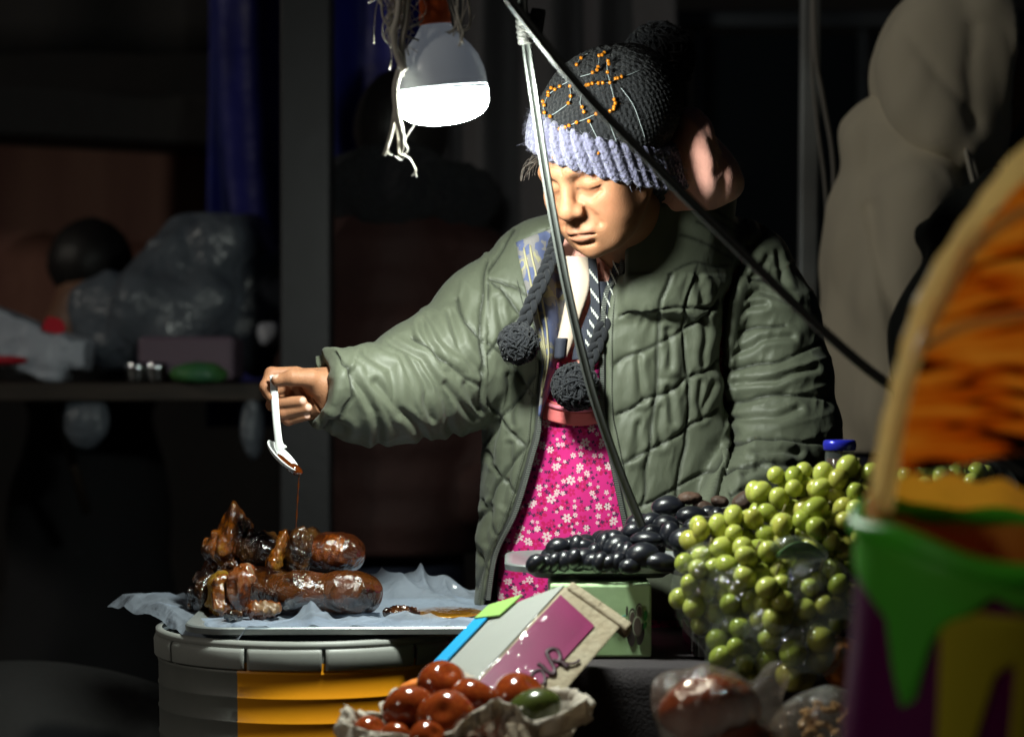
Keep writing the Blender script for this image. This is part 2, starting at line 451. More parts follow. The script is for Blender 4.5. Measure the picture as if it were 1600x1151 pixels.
o = lump('plastic_bag', c, (.19, .16, .14), m_bagB, 'dark crumpled plastic bag right of the big grey bag by the post', 'plastic bag', 5, .5, 3.2, .009, TZ+.002, fold=1.5,
     cps=[(P(385, 480, 5.4), (.16, .14, .15), None), (P(350, 400, 5.45), (.09, .1, .09), None)])
def boxsdf(p, c_, h_, M):
    q = np.abs(M.T @ (p - _c(c_))) - _c(h_)
    return np.sqrt((np.maximum(q, 0)**2).sum(0)) + np.minimum(q.max(0), 0)
def cbag(p):
    d = boxsdf(p, P(25, 535, 5.15), (.13, .05, .05), rotm('Y', 22)) - .012
    d = smin(d, boxsdf(p, P(95, 550, 5.15), (.06, .05, .03), rotm('Y', 8)) - .01, .02)
    d = d + .010*np.abs(vnoise(p*22, 3)) + .005*np.abs(vnoise(p*47, 4))
    return smax(d, TZ+.002-p[2], .003)
Vv, F = polygonize(cbag, P(-60, 620, 5.0), P(160, 430, 5.3), .006, 1)
o = meshnp('carrier_bag', Vv, F, m_bagW); props(o, 'white carrier bag with a red print at the far left edge', 'carrier bag')
g = MB(); pr = [P(84+17*math.cos(t)*(1+.15*math.sin(3*t)), 508+15*math.sin(t)*(1+.2*math.sin(2*t+1)), 5.062) for t in np.linspace(0, 2*math.pi, 22, endpoint=False)]
g.add(pr + [q+np.array([0, .004, 0]) for q in pr], [tuple(range(22)), tuple(range(22, 44))[::-1]]+[(i, 22+i, 22+(i+1) % 22, (i+1) % 22) for i in range(22)]); g.build('red_print', m_red, o, False)
o2 = lump('red_packet', P(-5, 563, 5.0), (.07, .05, .012), m_red, 'flat red packet in front of the white carrier bag', 'packet', 4, .3, 1.5, .006, TZ+.002)
m_tray = mat('lilac_tray', (.16, .11, .15), .5, bump=(10, .2, .01))
g = MB(); g.box(P(300, 560, 5.2)+np.array([0, 0, .0]), (.22, .2, .10)); o = g.build('lilac_box', m_tray, None, False, bev=.012); props(o, 'dull lilac box on the far table under the grey bag', 'box')
m_lime = mat('lime_packet', (.12, .30, .015), .4, noise=(6, (.02, .12, .10), .6), bump=(12, .5, .01))
lump('green_packet', P(312, 585, 5.0), (.065, .05, .028), m_lime, 'bright green packet lying at the front of the far table', 'packet', 6, .4, 1.6, .006, TZ+.002)
m_cup = mat('metal_cup', (.65, .68, .7), .12, 1)
for x, lab in ((215, 'left one of two shiny metal cups in front of the grey bag'), (246, 'right one of two shiny metal cups in front of the grey bag')):
    g = MB(); c = P(x, 0, 5.1); M = Matrix.Translation((c[0], 5.1, TZ))
    g.lathe([(.022, .002), (.024, .008), (.028, .030), (.030, .045), (.0285, .046), (.027, .04), (.015, .01), (.001, .008)], 20, M, (True, False))
    props(g.build('metal_cup', m_cup), lab, 'cup', 'metal cups on the far table')
lump('paper_scrap', P(421, 525, 5.2), (.032, .03, .03), m_bagW, 'small crumpled white paper ball beside the broad post', 'paper', 9, .7, 1.5, .005)
lump('hanging_bag', P(134, 655, 5.05), (.05, .04, .065), m_bagA, 'clear bag hanging under the far table', 'plastic bag', 12, .5, 1.4, .008, fold=1)
lump('hanging_bag', P(395, 665, 5.02), (.025, .03, .075), m_bagA, 'narrow pale bag hanging under the table near the broad post', 'plastic bag', 13, .5, 1.4, .007, fold=1)
# grey blurred sack low on the left
m_sack = mat('grey_sack', (.022, .021, .021), .9, bump=(12, .5, .02))
lump('grey_sack', (-.85, 3.9, .24), (.46, .3, .30), m_sack, 'dark grey cloth covered heap on the ground at the lower left', 'sack', 15, .2, 1.6, .03, .002,)
# ------------------------------------------------------------------ people in the background
m_skin_dk = mat('skin_dim', (.26, .13, .08), .5)
m_hair = mat('hair_black', (.012, .010, .010), .5, bump=(90, .6, .004, (1, 1, .15)))
def simple_body(root, head_c, head_r, neck_c, hips, feet, hands=()):
    def f(p):
        d = ell(p, head_c, head_r)
        d = smin(d, cap(p, head_c - np.array([0, 0, head_r[2]*.5]), neck_c, .055, .065), .03)
        d = smin(d, cap(p, neck_c, hips, .12, .13), .05)
        for q in feet: d = smin(d, chain(p, [(hips, .1), ((hips+q)/2 + np.array([0, -.02, 0]), .07), (q, .045)]), .04)
        for a, b, c_ in hands: d = smin(d, chain(p, [(a, .05), (b, .04), (c_, .03)]), .03)
        return d
    return f
def cloth_fold(p, sc, amp, st=(1, 1, .4), s=0):
    q = p*np.asarray(st)[:, None]*sc
    return amp*(1-2*np.abs(vnoise(q + .6*vnoise(q*.7, s+3), s)))
# hooded figure at right, seen from behind-left, facing right
def hooded():
    D = 4.25
    root = empty('person', P(1420, 0, D)*np.array([1, 1, 0]), 'person in a pale cream hooded sweatshirt turned away at the right edge', 'person')
    hc = P(1500, 120, D); nk = P(1450, 260, D); hips = P(1400, 800, D)
    hips[2] = .82
    ft = [np.array([hips[0]-.08, D+.08, .05]), np.array([hips[0]+.1, D-.05, .05])]
    f = simple_body(root, hc+np.array([.045, 0, -.01]), (.09, .085, .115), nk, hips, ft)
    Vv, F = polygonize(f, (hips[0]-.25, D-.25, 0), (hc[0]+.3, D+.3, 1.85), .02, 1)
    meshnp('body', Vv, F, m_skin_dk, root)
    m_h = mat('hoodie_olive', (.86, .80, .63), .95, sheen=.3, noise=(4, (.78, .72, .56), .5), bump=(350, .25, .002))
    def hood(p):
        d = ell(p, P(1492, 95, D), (.155, .145, .185), rotm('Y', 18))
        d = smin(d, ell(p, P(1468, 150, D), (.085, .12, .085)), .10)
        d = smin(d, chain(p, [(P(1418, 105, D-.03), .035), (P(1435, 172, D-.10), .035), (P(1470, 215, D-.13), .035), (P(1508, 236, D-.14), .028)], .05), .07)
        q = cap(p, P(1480, 195, D-.06), P(1520, 235, D-.07), .07, .045); d = smin(d, q, .09); d = smin(d, cap(p, P(1510, 215, D-.06), P(1590, 100, D-.04), .055, .06), .08)
        face = ell(p, P(1640, 110, D-.02), (.14, .11, .19), rotm('Y', 24)); d = smax(d, -face, .015)
        d = d + cloth_fold(p, 6, .010, (1, .7, .3), 4) + cloth_fold(p, 18, .002, (1, .7, .35), 7)
        d = d + .005*np.exp(-(linedist(p[0], p[2], [[tuple(P(a, b, D)[[0, 2]]) for a, b in [(1500, 60), (1490, 130), (1498, 215)]]])/.014)**2) + .004*np.exp(-(linedist(p[0], p[2], [[tuple(P(a, b, D)[[0, 2]]) for a, b in [(1400, 60), (1440, 130), (1500, 200)]]])/.012)**2)
        return d
    Vv, F = polygonize(hood, P(1330, 290, D)-np.array([0, .28, 0]), P(1780, -160, D)+np.array([0, .28, 0]), .009, 1)
    ho = meshnp('hood', Vv, F, m_h, root)
    def body(p):
        d = chain(p, [(P(1480, 175, D+.03), .085), (P(1448, 245, D+.02), .14), (P(1420, 400, D), .165), (P(1410, 560, D), .165), (P(1410, 720, D), .17)], .06)
        sh = cap(p, P(1385, 215, D+.03), P(1520, 265, D-.02), .09, .06); d = smin(d, sh, .07)
        d = smin(d, cap(p, P(1345, 330, D+.06), P(1480, 300, D), .07, .07), .06)
        arm = chain(p, [(P(1432, 320, D-.13), .085), (P(1412, 470, D-.145), .085), (P(1405, 640, D-.14), .075), (P(1450, 740, D-.18), .055)], .05)
        d = smin(d, arm, .05)
        fo = cloth_fold(p, 7, .014, (1, .8, .22), 11) + cloth_fold(p, 16, .004, (1, .8, .5), 12)
        fo = fo + .012*np.exp(-(linedist(p[0], p[2], [[(P(1345, 330, D)[0], P(1345, 330, D)[2]), (P(1352, 450, D)[0], P(1352, 450, D)[2]), (P(1382, 560, D)[0], P(1382, 560, D)[2])]])/.012)**2)
        d = d + fo
        return smax(d, P(0, 705, D)[2] - p[2], .01)
    Vv, F = polygonize(body, P(1200, 760, D)-np.array([0, .4, 0]), P(1680, 130, D)+np.array([0, .3, 0]), .010, 1)
    meshnp('sweatshirt', Vv, F, m_h, root)
    m_jn = mat('dark_trousers', (.02, .025, .05), .8, bump=(200, .3, .003))
    def trou(p):
        d = None
        for q in ft:
            e = chain(p, [(hips+np.array([0, 0, -.02]), .15), ((hips+q)/2, .1), (q+np.array([0, 0, .06]), .075)]); d = e if d is None else smin(d, e, .04)
        return smax(d + cloth_fold(p, 9, .006, (1, 1, .5), 2), -(p[2]-.08) , .01)
    Vv, F = polygonize(trou, (hips[0]-.3, D-.3, 0), (hips[0]+.35, D+.3, 1.1), .02, 1); meshnp('trousers', Vv, F, m_jn, root)
    g = MB(); g.tube(smooth_line([P(1508, 232, D-.16), P(1515, 262, D-.17), P(1524, 300, D-.18)], 10), .0045, 8); g.build('drawstring', mat('drawstring', (.6, .58, .5), .8), root)
    g = MB(); g.tube(smooth_line([P(1512, 232, D-.15), P(1522, 262, D-.165), P(1531, 296, D-.17)], 10), .0045, 8); g.build('drawstring', bpy.data.materials['drawstring'], root)
    # what the person carries: black bag
    m_blk = mat('black_cloth', (.008, .012, .011), .8, bump=(30, .4, .01))
    def bag(p):
        d = cap(p, P(1452, 366, 3.98), P(1560, 320, 3.9), .028, .065)
        d = smin(d, chain(p, [(P(1545, 400, 3.95), .09), (P(1530, 520, 3.95), .15), (P(1545, 640, 3.95), .16)], .05), .04)
        return d + cloth_fold(p, 12, .006, (1, 1, .4), 5)
    Vv, F = polygonize(bag, P(1390, 860, 3.7), P(1790, 200, 4.3), .012, 1)
    props(meshnp('black_bag', Vv, F, m_blk), 'black cloth shoulder bag held in front of the hooded figure', 'bag')
hooded()

# person behind, back turned, maroon jacket and fur collar
def maroon():
    D = 4.9
    root = empty('person', (P(612, 0, D)[0], D, 0), 'person in a dark maroon jacket with fur collar standing in the dark behind the sleeve', 'person')
    hc = P(625, 215, D); nk = P(620, 330, D); hips = np.array([nk[0], D, .86])
    ft = [np.array([hips[0]-.12, D, .05]), np.array([hips[0]+.12, D, .05])]
    f = simple_body(root, hc, (.088, .10, .12), nk, hips, ft)
    Vv, F = polygonize(f, (hips[0]-.35, D-.25, 0), (hips[0]+.35, D+.25, 1.85), .02, 1); meshnp('body', Vv, F, m_skin_dk, root)
    lump('hair', hc+np.array([0, 0, .02]), (.105, .115, .13), m_hair, None, None, 3, .15, 2.5, .012, parent=root)
    m_fur = mat('black_fur', (.006, .006, .009), .95, sheen=.05, bump=(60, 1, .02))
    def fur(p):
        d = chain(p, [(P(510, 300, D), .07), (P(620, 285, D-.10), .08), (P(730, 310, D), .075)], .05)
        return d + fbm(p*30, 3)*.018
    Vv, F = polygonize(fur, P(430, 400, D-.3), P(820, 180, D+.25), .012, 1); 
    m_mar = mat('maroon_quilt', (.036, .010, .008), .8, noise=(5, (.022, .007, .006), .5), bump=(25, .4, .01))
    def jk(p):
        d = chain(p, [(P(620, 400, D), .15), (P(620, 600, D), .20), (P(615, 820, D), .21)], .08)
        d = smin(d, cap(p, P(510, 390, D), P(735, 400, D), .085), .07)
        d = smin(d, chain(p, [(P(505, 400, D), .08), (P(490, 600, D), .085), (P(520, 760, D-.1), .07)], .04), .02)
        d = smin(d, chain(p, [(P(735, 410, D), .085), (P(765, 600, D), .085), (P(740, 780, D-.1), .07)], .04), .02)
        z = p[2]/.085; d = d + .008*np.abs((z % 1)-.5)*2 + cloth_fold(p, 9, .006)
        return smax(d, P(0, 860, D)[2]-p[2], .01)
    V2, F2 = polygonize(jk, P(340, 900, D-.4), P(900, 260, D+.4), .014, 1)
    j = meshnp('jacket', V2, F2, m_mar, root)
    meshnp('fur_collar', Vv, F, m_fur, j)
    def tr(p):
        d = None
        for q in ft:
            e = chain(p, [(hips, .14), ((hips+q)/2, .095), (q+np.array([0, 0, .06]), .075)]); d = e if d is None else smin(d, e, .04)
        return smax(d, .06-p[2], .01)
    Vv, F = polygonize(tr, (hips[0]-.35, D-.25, 0), (hips[0]+.35, D+.25, 1.1), .022, 1); meshnp('trousers', Vv, F, bpy.data.materials['dark_trousers'], root)
maroon()
def sitter():
    D = 5.9
    root = empty('person', (P(140, 0, D)[0], D, 0), 'shadowy person with black hair behind the far left table', 'person')
    hc = P(140, 425, D); nk = P(140, 520, D); hips = np.array([nk[0], D, .6])
    f = simple_body(root, hc, (.085, .10, .12), nk, hips, [np.array([hips[0]-.12, D-.2, .05]), np.array([hips[0]+.12, D-.2, .05])])
    Vv, F = polygonize(f, (hips[0]-.35, D-.4, 0), (hips[0]+.35, D+.25, 1.6), .02, 1); meshnp('body', Vv, F, m_skin_dk, root)
    lump('hair', hc+np.array([0, .01, .03]), (.11, .12, .115), m_hair, None, None, 4, .15, 2.5, .012, parent=root)
    m = mat('black_coat', (.01, .01, .012), .9, bump=(20, .4, .01))
    def jk(p):
        d = chain(p, [(P(140, 560, D), .14), (P(140, 800, D), .2), (P(140, 1100, D-.1), .25), (P(140, 1150, D-.1), .25)], .08)
        return smin(d, cap(p, P(60, 580, D), P(220, 580, D), .09), .06) + cloth_fold(p, 8, .008)
    Vv, F = polygonize(jk, (P(-120, 0, D)[0], D-.5, .02), P(400, 470, D+.4), .02, 1); meshnp('coat', Vv, F, m, root)
sitter()
# ------------------------------------------------------------------ the vendor
woman = empty('person', (.15, 3.52, 0), 'woman in a quilted olive jacket and knitted hat pouring syrup from a white spoon', 'person')
HC = P(935, 249, 3.27)
HR = rotm('Z', -38) @ rotm('X', 29) @ rotm('Y', -3)
HS = 1.0
def tolocal(p): return (HR.T @ (p - _c(HC)))/HS
def toworld(q): return HC + HS*(HR @ np.asarray(q, float))
m_skin = mat('skin', (.31, .145, .078), .58, attr='tint', noise=(60, (.22, .09, .045), .4), bump=(380, .28, .0018), sss=.12, spec=.35)

def headsdf(q):
    s = q.copy(); s[0] = np.abs(s[0])
    d = ell(q, (0, .012, .035), (.072, .094, .084))
    d = smin(d, ell(q, (0, -.028, -.028), (.060, .060, .086)), .03)
    d = smin(d, ell(q, (0, -.038, -.072), (.050, .052, .040)), .03)
    d = smin(d, sph(q, (0, -.081, -.103), .016), .026)                       # chin
    d = smin(d, cap(s, (.058, .0, -.050), (.028, -.062, -.096), .016, .014), .03)   # jaw line
    d = smin(d, sph(s, (.041, -.058, -.030), .025), .03)                     # cheekbone
    d = smin(d, sph(s, (.035, -.054, -.062), .022), .03)                     # cheek
    d = smin(d, cap(s, (.012, -.086, .020), (.046, -.069, .016), .010, .009), .02)  # brow
    d = smax(d, -ell(s, (.032, -.102, -.003), (.017, .020, .011)), .018)     # sockets
    d = smin(d, ell(s, (.0325, -.0715, -.004), (.0195, .0160, .0135)), .006) # lids over the eyes
    # nose
    d = smin(d, cap(q, (0, -.084, .012), (0, -.106, -.030), .0075, .0105), .012)
    d = smin(d, sph(q, (0, -.107, -.034), .0130), .010)
    d = smin(d, ell(s, (.0150, -.098, -.038), (.0095, .0115, .0088)), .007)
    d = smax(d, -ell(s, (.0070, -.104, -.0465), (.0038, .0058, .0030)), .003)
    # mouth
    q = q.copy(); s = s.copy(); q[2] = q[2]+.0035; s[2] = s[2]+.0035; s[0] = s[0]*.92; q[0] = q[0]*.92
    d = smin(d, ell(q, (0, -.076, -.070), (.028, .0225, .021)), .016)
    ax = s[0]; 
    up = ell(s, (.007, -.0955, -.0655), (.0135, .0070, .0050)); lo = ell(q, (0, -.0945, -.0760), (.0165, .0078, .0060))
    d = smin(d, up, .006); d = smin(d, lo, .006)
    mouth = cap(s, (0, -.1035, -.0704), (.014, -.0985, -.0712), .0016); mouth = np.minimum(mouth, cap(s, (.014, -.0985, -.0712), (.0255, -.0865, -.0745), .0014))
    d = smax(d, -mouth, .004)
    d = smax(d, -cap(s, (0, -.1005, -.054), (0, -.0995, -.060), .0022), .006)    # philtrum
    d = smax(d, -cap(q, (-.012, -.094, -.0855), (.012, -.094, -.0855), .0020), .010)
    q[2] = q[2]-.0035; s[2] = s[2]-.0035; s[0] = s[0]/.92; q[0] = q[0]/.92
    # creases: nose-to-mouth, lid, under-eye
    d = smax(d, -chain(s, [(np.array((.0205, -.0950, -.040)), .0016), (np.array((.0300, -.0905, -.054)), .0016), (np.array((.0325, -.0875, -.063)), .0004)], .002), .014)
    for k_ in range(3): d = smax(d, -cap(s, (.052, -.066, .004-.007*k_), (.064, -.052, .008-.010*k_), .0006), .003)
    d = smax(d, -cap(q, (.004, -.094, .018), (.003, -.092, .030), .0008), .004)
    lash = np.minimum(cap(s, (.0150, -.0850, -.0085), (.0320, -.0885, -.0135), .0010), cap(s, (.0320, -.0885, -.0135), (.0490, -.0765, -.0100), .0010))
    d = smax(d, -lash, .0022)
    fold = np.minimum(cap(s, (.018, -.088, .0025), (.032, -.0890, .0062), .0010), cap(s, (.032, -.0890, .0062), (.0470, -.0770, .0010), .0010))
    d = smax(d, -fold, .006)
    bagc = np.minimum(cap(s, (.019, -.0875, -.0170), (.032, -.0870, -.0245), .0012), cap(s, (.032, -.0870, -.0245), (.046, -.0775, -.0190), .0010))
    d = smax(d, -bagc, .012)
    # age lines: forehead, frown, mouth corners
    for z_ in (.030,): d = smax(d, -chain(s, [(np.array((0, -.0915, z_)), .0006), (np.array((.022, -.088, z_+.002)), .0006), (np.array((.040, -.078, z_-.002)), .0004)], .001), .004)
    d = smax(d, -cap(s, (.0225, -.0870, -.0770), (.0260, -.0800, -.0920), .0008), .008)
    d = smax(d, -cap(s, (.046, -.072, -.040), (.050, -.054, -.078), .0018), .016)
    # ears
    e = ell(s, (.076, .006, -.012), (.008, .019, .031), rotm('Z', 18)); e = smax(e, -ell(s, (.083, .001, -.010), (.006, .010, .019)), .004)
    d = smin(d, e, .008)
    return d
NECK0 = toworld((0, .022, -.085)); NECK1 = P(985, 440, 3.50)
def headworld(p):
    d = headsdf(tolocal(p))*HS
    d = smin(d, cap(p, NECK0, NECK1, .052, .060), .022)
    return d
# --- hand holding the spoon (right hand, palm towards us, thumb on top)
HD = 3.29
def H(px, py, o=0): return P(px, py, HD + o/1000)
fing = {
 'index': [(H(462, 584, 12), .0112), (H(424, 584, 2), .0100), (H(415, 604, -12), .0090), (H(424, 620, -22), .0078)],
 'middle': [(H(452, 602, 24), .0110), (H(420, 612, 20), .0098), (H(432, 630, -14), .0092), (H(471, 627, -24), .0082)],
 'ring': [(H(452, 620, 28), .0105), (H(426, 632, 24), .0095), (H(442, 645, -12), .0088), (H(480, 637.5, -22), .0080)],
 'little': [(H(460, 636, 26), .0095), (H(438, 648, 20), .0085), (H(450, 656, -6), .0078), (H(478, 650, -16), .0068)]}
thumb = [(H(515, 605, -2), .0165), (H(485, 592, -22), .0135), (H(456, 590, -32), .0112), (H(433, 594, -32), .0088)]
def handsdf(p):
    d = cap(p, H(528, 612, 6), H(590, 617, 34), .027, .029)
    palm = chain(p, [(H(520, 596, 4), .021), (H(466, 590, 12), .014)], .02)
    palm = smin(palm, chain(p, [(H(520, 612, 8), .022), (H(462, 606, 20), .014)], .02), .02)
    palm = smin(palm, chain(p, [(H(518, 626, 8), .020), (H(470, 628, 22), .0135)], .02), .02)
    palm = smin(palm, cap(p, H(516, 634, 2), H(474, 644, 16), .0165, .0115), .02)
    d = smin(d, palm, .02)
    d = smin(d, ell(p, H(500, 602, -12), (.026, .016, .018)), .014)         # ball of the thumb
    for k, q in fing.items():
        fd = chain(p, q, .004); d = smin(d, fd, .0045)
    d = smin(d, chain(p, thumb, .006), .006)
    # creases
    d = smax(d, -chain(p, [(H(500, 640, -12), .001), (H(488, 618, -14), .001), (H(470, 606, -12), .001)], .001), .004)
    return d
def bodysdf(p):
    d = ell(p, P(975, 640, 3.52), (.165, .105, .34))
    d = smin(d, cap(p, P(865, 430, 3.52), P(1120, 430, 3.52), .065), .06)
    d = smin(d, cap(p, NECK1, P(985, 480, 3.52), .055, .08), .04)
    d = smin(d, ell(p, P(960, 930, 3.53), (.17, .13, .16)), .06)
    for x in (-.09, .10):
        d = smin(d, chain(p, [(np.array([.17+x, 3.53, .68]), .095), (np.array([.17+x*1.1, 3.53, .40]), .06), (np.array([.17+x*1.1, 3.54, .10]), .04)], .03), .04)
        d = smin(d, cap(p, np.array([.17+x*1.1, 3.55, .045]), np.array([.17+x*1.2, 3.42, .035]), .035), .03)
    d = smin(d, chain(p, [(P(850, 440, 3.5), .05), (P(700, 588, 3.435), .040), (P(610, 615, 3.365), .030), (H(590, 617, 34), .028)], .03), .03)
    d = smin(d, chain(p, [(P(1175, 430, 3.5), .05), (P(1215, 560, 3.475), .045), (P(1220, 680, 3.45), .04), (P(1178, 765, 3.36), .032), (P(1115, 830, 3.25), .028)], .03), .03)
    return d
Vh, Fh = polygonize(headworld, toworld((0, 0, 0))-np.array([.13, .14, .17]), toworld((0, 0, 0))+np.array([.14, .16, .15]), .0019, 2)
Vd, Fd = polygonize(handsdf, H(396, 665, -50)-np.array([0, .01, .01]), H(612, 560, 60)+np.array([.0, .02, .02]), .0014, 2)
Vb, Fb = polygonize(bodysdf, (-.5, 3.1, 0), (.6, 3.75, 1.30), .014, 1)
nh, nd, nb = len(Vh), len(Vd), len(Vb)
Vall = np.concatenate([Vh, Vd, Vb]); Fall = np.concatenate([Fh, Fd+nh, Fb+nh+nd])
skin = np.array([.315, .148, .078]); cols = np.tile(skin, (len(Vall), 1))
q = tolocal(Vh.T); s = q.copy(); s[0] = np.abs(s[0])
def blend(cols, msk, c): return cols*(1-msk[:, None]) + np.array(c)*msk[:, None]
def gs(d, w_): return np.exp(-np.clip(d, 0, None)**2/w_**2)
ch = cols[:nh]
q[2] += .0035; s[2] += .0035; q[0] *= .92; s[0] *= .92; lips = np.minimum(ell(s, (.008, -.098, -.0657), (.0150, .0080, .0048)), ell(q, (0, -.097, -.0760), (.0170, .0090, .0058)))
ch = blend(ch, gs(lips, .0015)*.5, (.34, .13, .09))
mouth = np.minimum(cap(s, (0, -.1035, -.0704), (.014, -.0985, -.0712), .0006), cap(s, (.014, -.0985, -.0712), (.0265, -.0865, -.0745), .0004))
ch = blend(ch, gs(mouth, .0016)*.8, (.10, .03, .025))
q[2] -= .0035; s[2] -= .0035; q[0] /= .92; s[0] /= .92; brow = np.minimum(cap(s, (.011, -.093, .0090), (.032, -.0920, .0160), .0030, .0022), cap(s, (.032, -.0920, .0160), (.052, -.072, .0120), .0022, .0008))
ch = blend(ch, gs(brow, .0034)*.85*(.6+.4*vnoise(q*900)), (.06, .035, .025))
lash = np.minimum(cap(s, (.0150, -.0850, -.0090), (.0320, -.0885, -.0140), .0008), cap(s, (.0320, -.0885, -.0140), (.0510, -.0755, -.0105), .0010))
ch = blend(ch, gs(lash, .0017)*.95, (.035, .018, .014))
ch = blend(ch, gs(sph(s, (.043, -.070, -.038), .01), .018)*.35, (.46, .17, .10))
ch = blend(ch, np.clip(fbm(q*45, 3, 5)-.10, 0, 1)*.9, (.20, .085, .045))
ch = blend(ch, gs(sph(q, (0, -.108, -.036), .006), .010)*.3, (.46, .17, .10))
cols[:nh] = ch
cd_ = cols[nh:nh+nd]; P_ = Vd.T
def nail(tip, prev, side):
    a = np.array(tip); b = np.array(prev); t = (a-b)/np.linalg.norm(a-b); c_ = a + t*.0015 + np.array(side)*.0068
    return c_, t
for tp, sd in ((thumb, (0, -.55, .85)), (fing['middle'], (.25, -1, .25)), (fing['ring'], (.25, -1, .25)), (fing['little'], (.25, -1, .2))):
    c_, t = nail(tp[-1][0], tp[-2][0], np.array(sd)/np.linalg.norm(sd))
    cd_ = blend(cd_, gs(sph(P_, c_, .0040), .0012), (.62, .40, .32))
for k_, qd in fing.items():
    for jnt in (1, 2): cd_ = blend(cd_, gs(sph(P_, qd[jnt][0], qd[jnt][1]*.6), .008)*.25, (.44, .17, .10))
cols[nh:nh+nd] = cd_
body = meshnp('body', Vall, Fall, m_skin, woman)
color_attr(body, cols)

# a few stray hairs under the hat edge, brows hairs
g = MB(); rr = random.Random(3)
for i in range(90):
    u = rr.uniform(0, 1)
    a0 = toworld((.052+.018*u+rr.uniform(-.002, .002), -.055+.05*u, .028-.03*u+rr.uniform(-.004, .004)))
    a1 = toworld((.060+.018*u, -.060+.05*u+rr.uniform(-.004, .01), .008-.03*u+rr.uniform(-.006, .006)))
    a2 = toworld((.061+.018*u, -.050+.05*u+rr.uniform(-.004, .014), -.010-.04*u+rr.uniform(-.01, .01)))
    g.tube([a0, a1, a2], [.0005, .0004, .0002], 4, False)
props(g.build('hair', mat('hair_wisp', (.045, .03, .022), .45), woman), kind='stuff'); g = MB()
for i in range(24):
    a0 = toworld((-.066+rr.uniform(-.006, .006), -.04+rr.uniform(-.02, .02), .03)); a1 = a0+np.array([-.012-rr.random()*.01, rr.uniform(-.005, .005), -.008+rr.uniform(-.01, .008)])
    a2 = a1+np.array([-.004, 0, -.012+rr.uniform(-.008, .008)]); g.tube(smooth_line([a0, a1, a2], 6), [.0004]*6, 4, False)
props(g.build('hair', bpy.data.materials['hair_wisp'], woman), kind='stuff')
# dark hair mass at temple and nape
def hairmass(p):
    q = tolocal(p); d = ell(q, (0, .022, .025), (.0795, .092, .082)); d = smax(d, -(q[1]*.8 + .036 - (q[2]-.02)*.55), .01)
    return d*HS + fbm(p*120, 2)*.0015
Vv, F = polygonize(hairmass, HC-.14, HC+.15, .005, 1)
hm = meshnp('hair', Vv, F, mat('hair_dark', (.02, .014, .012), .5, bump=(220, .8, .003, (1, 1, .3))), woman)

# ------------------------------------------------------------------ knitted hat
def knit_mat(name, col, fuzz, sc=(150, 110)):
    m = mat(name, col, .92, sheen=fuzz)
    n = m.node_tree.nodes; l = m.node_tree.links; b = n['Principled BSDF']
    tc = n.new('ShaderNodeTexCoord'); mp = n.new('ShaderNodeMapping'); l.new(tc.outputs['Object'], mp.inputs[0])
    mp.inputs['Rotation'].default_value = (R(20), R(8), R(30))
    vo = n.new('ShaderNodeTexVoronoi'); vo.inputs['Scale'].default_value = sc[0]; vo.inputs['Randomness'].default_value = .45; l.new(mp.outputs[0], vo.inputs['Vector'])
    no = n.new('ShaderNodeTexNoise'); no.inputs['Scale'].default_value = 700; l.new(tc.outputs['Object'], no.inputs['Vector'])
    ad = n.new('ShaderNodeMath'); ad.operation = 'MULTIPLY_ADD'; ad.inputs[1].default_value = -1.6; l.new(vo.outputs['Distance'], ad.inputs[0]); l.new(no.outputs[0], ad.inputs[2])
    bp = n.new('ShaderNodeBump'); bp.inputs['Strength'].default_value = .9; bp.inputs['Distance'].default_value = .004
    l.new(ad.outputs[0], bp.inputs['Height']); l.new(bp.outputs[0], b.inputs['Normal'])
    return m
m_knit = knit_mat('black_knit', (.005, .0055, .008), .05)
m_lav = knit_mat('lavender_knit', (.125, .12, .20), .3)
PN = np.array([.48, .45, .90]); PN = PN/np.linalg.norm(PN)       # rib plane normal in head space
def planeh(q): return (PN[:, None]*(q - _c((0, -.094, .054)))).sum(0)
def hatshape(q): 
    d = ell(q, (0, .022, .040), (.090, .112, .084))
    return smin(d, ell(q, (.026, .056, .062), (.090, .094, .080)), .05)
def crown(p):
    q = tolocal(p); d = hatshape(q); h = planeh(q)
    d = smax(d, .032 - h, .01)
    n_ = fbm(q*14, 2, 4)*.005
    # cable rows of the knit
    a = np.arctan2(q[0]-.01, -(q[1]-.04)); rows = np.abs(np.sin(h*520 + .5*np.sin(a*46)))*.0011 + np.abs(np.sin(a*46))*.0011
    return (d + n_ - rows*1.3)*HS
Vv, F = polygonize(crown, HC+np.array([-.16, -.19, -.10]), HC+np.array([.22, .24, .27]), .0024, 1)
crn = meshnp('knit_hat', Vv, F, m_knit, woman)
def brim(p):
    q = tolocal(p); h = planeh(q); q_ = q.copy(); q_[2] = np.maximum(q_[2], .036); d = smin(hatshape(q), ell(q_, (.002, .016, .036), (.0895, .1125, .086)), .01) - .003
    d = smax(d, -(ell(q_, (0, .014, .036), (.075, .095, .086))), .004)
    d = smax(d, np.abs(h-.014)-.0255, .006)
    a = np.arctan2(q[0], -(q[1]-.02)); rib = (np.abs(np.sin(a*21)))**.7*.0052 + np.abs(np.sin(h*480))*.0010
    return (d - rib + .0025 + fbm(q*60, 2)*.0012)*HS
Vv, F = polygonize(brim, HC+np.array([-.16, -.17, -.12]), HC+np.array([.18, .19, .17]), .0019, 2)
brm = meshnp('ribbed_brim', Vv, F, m_lav, crn)
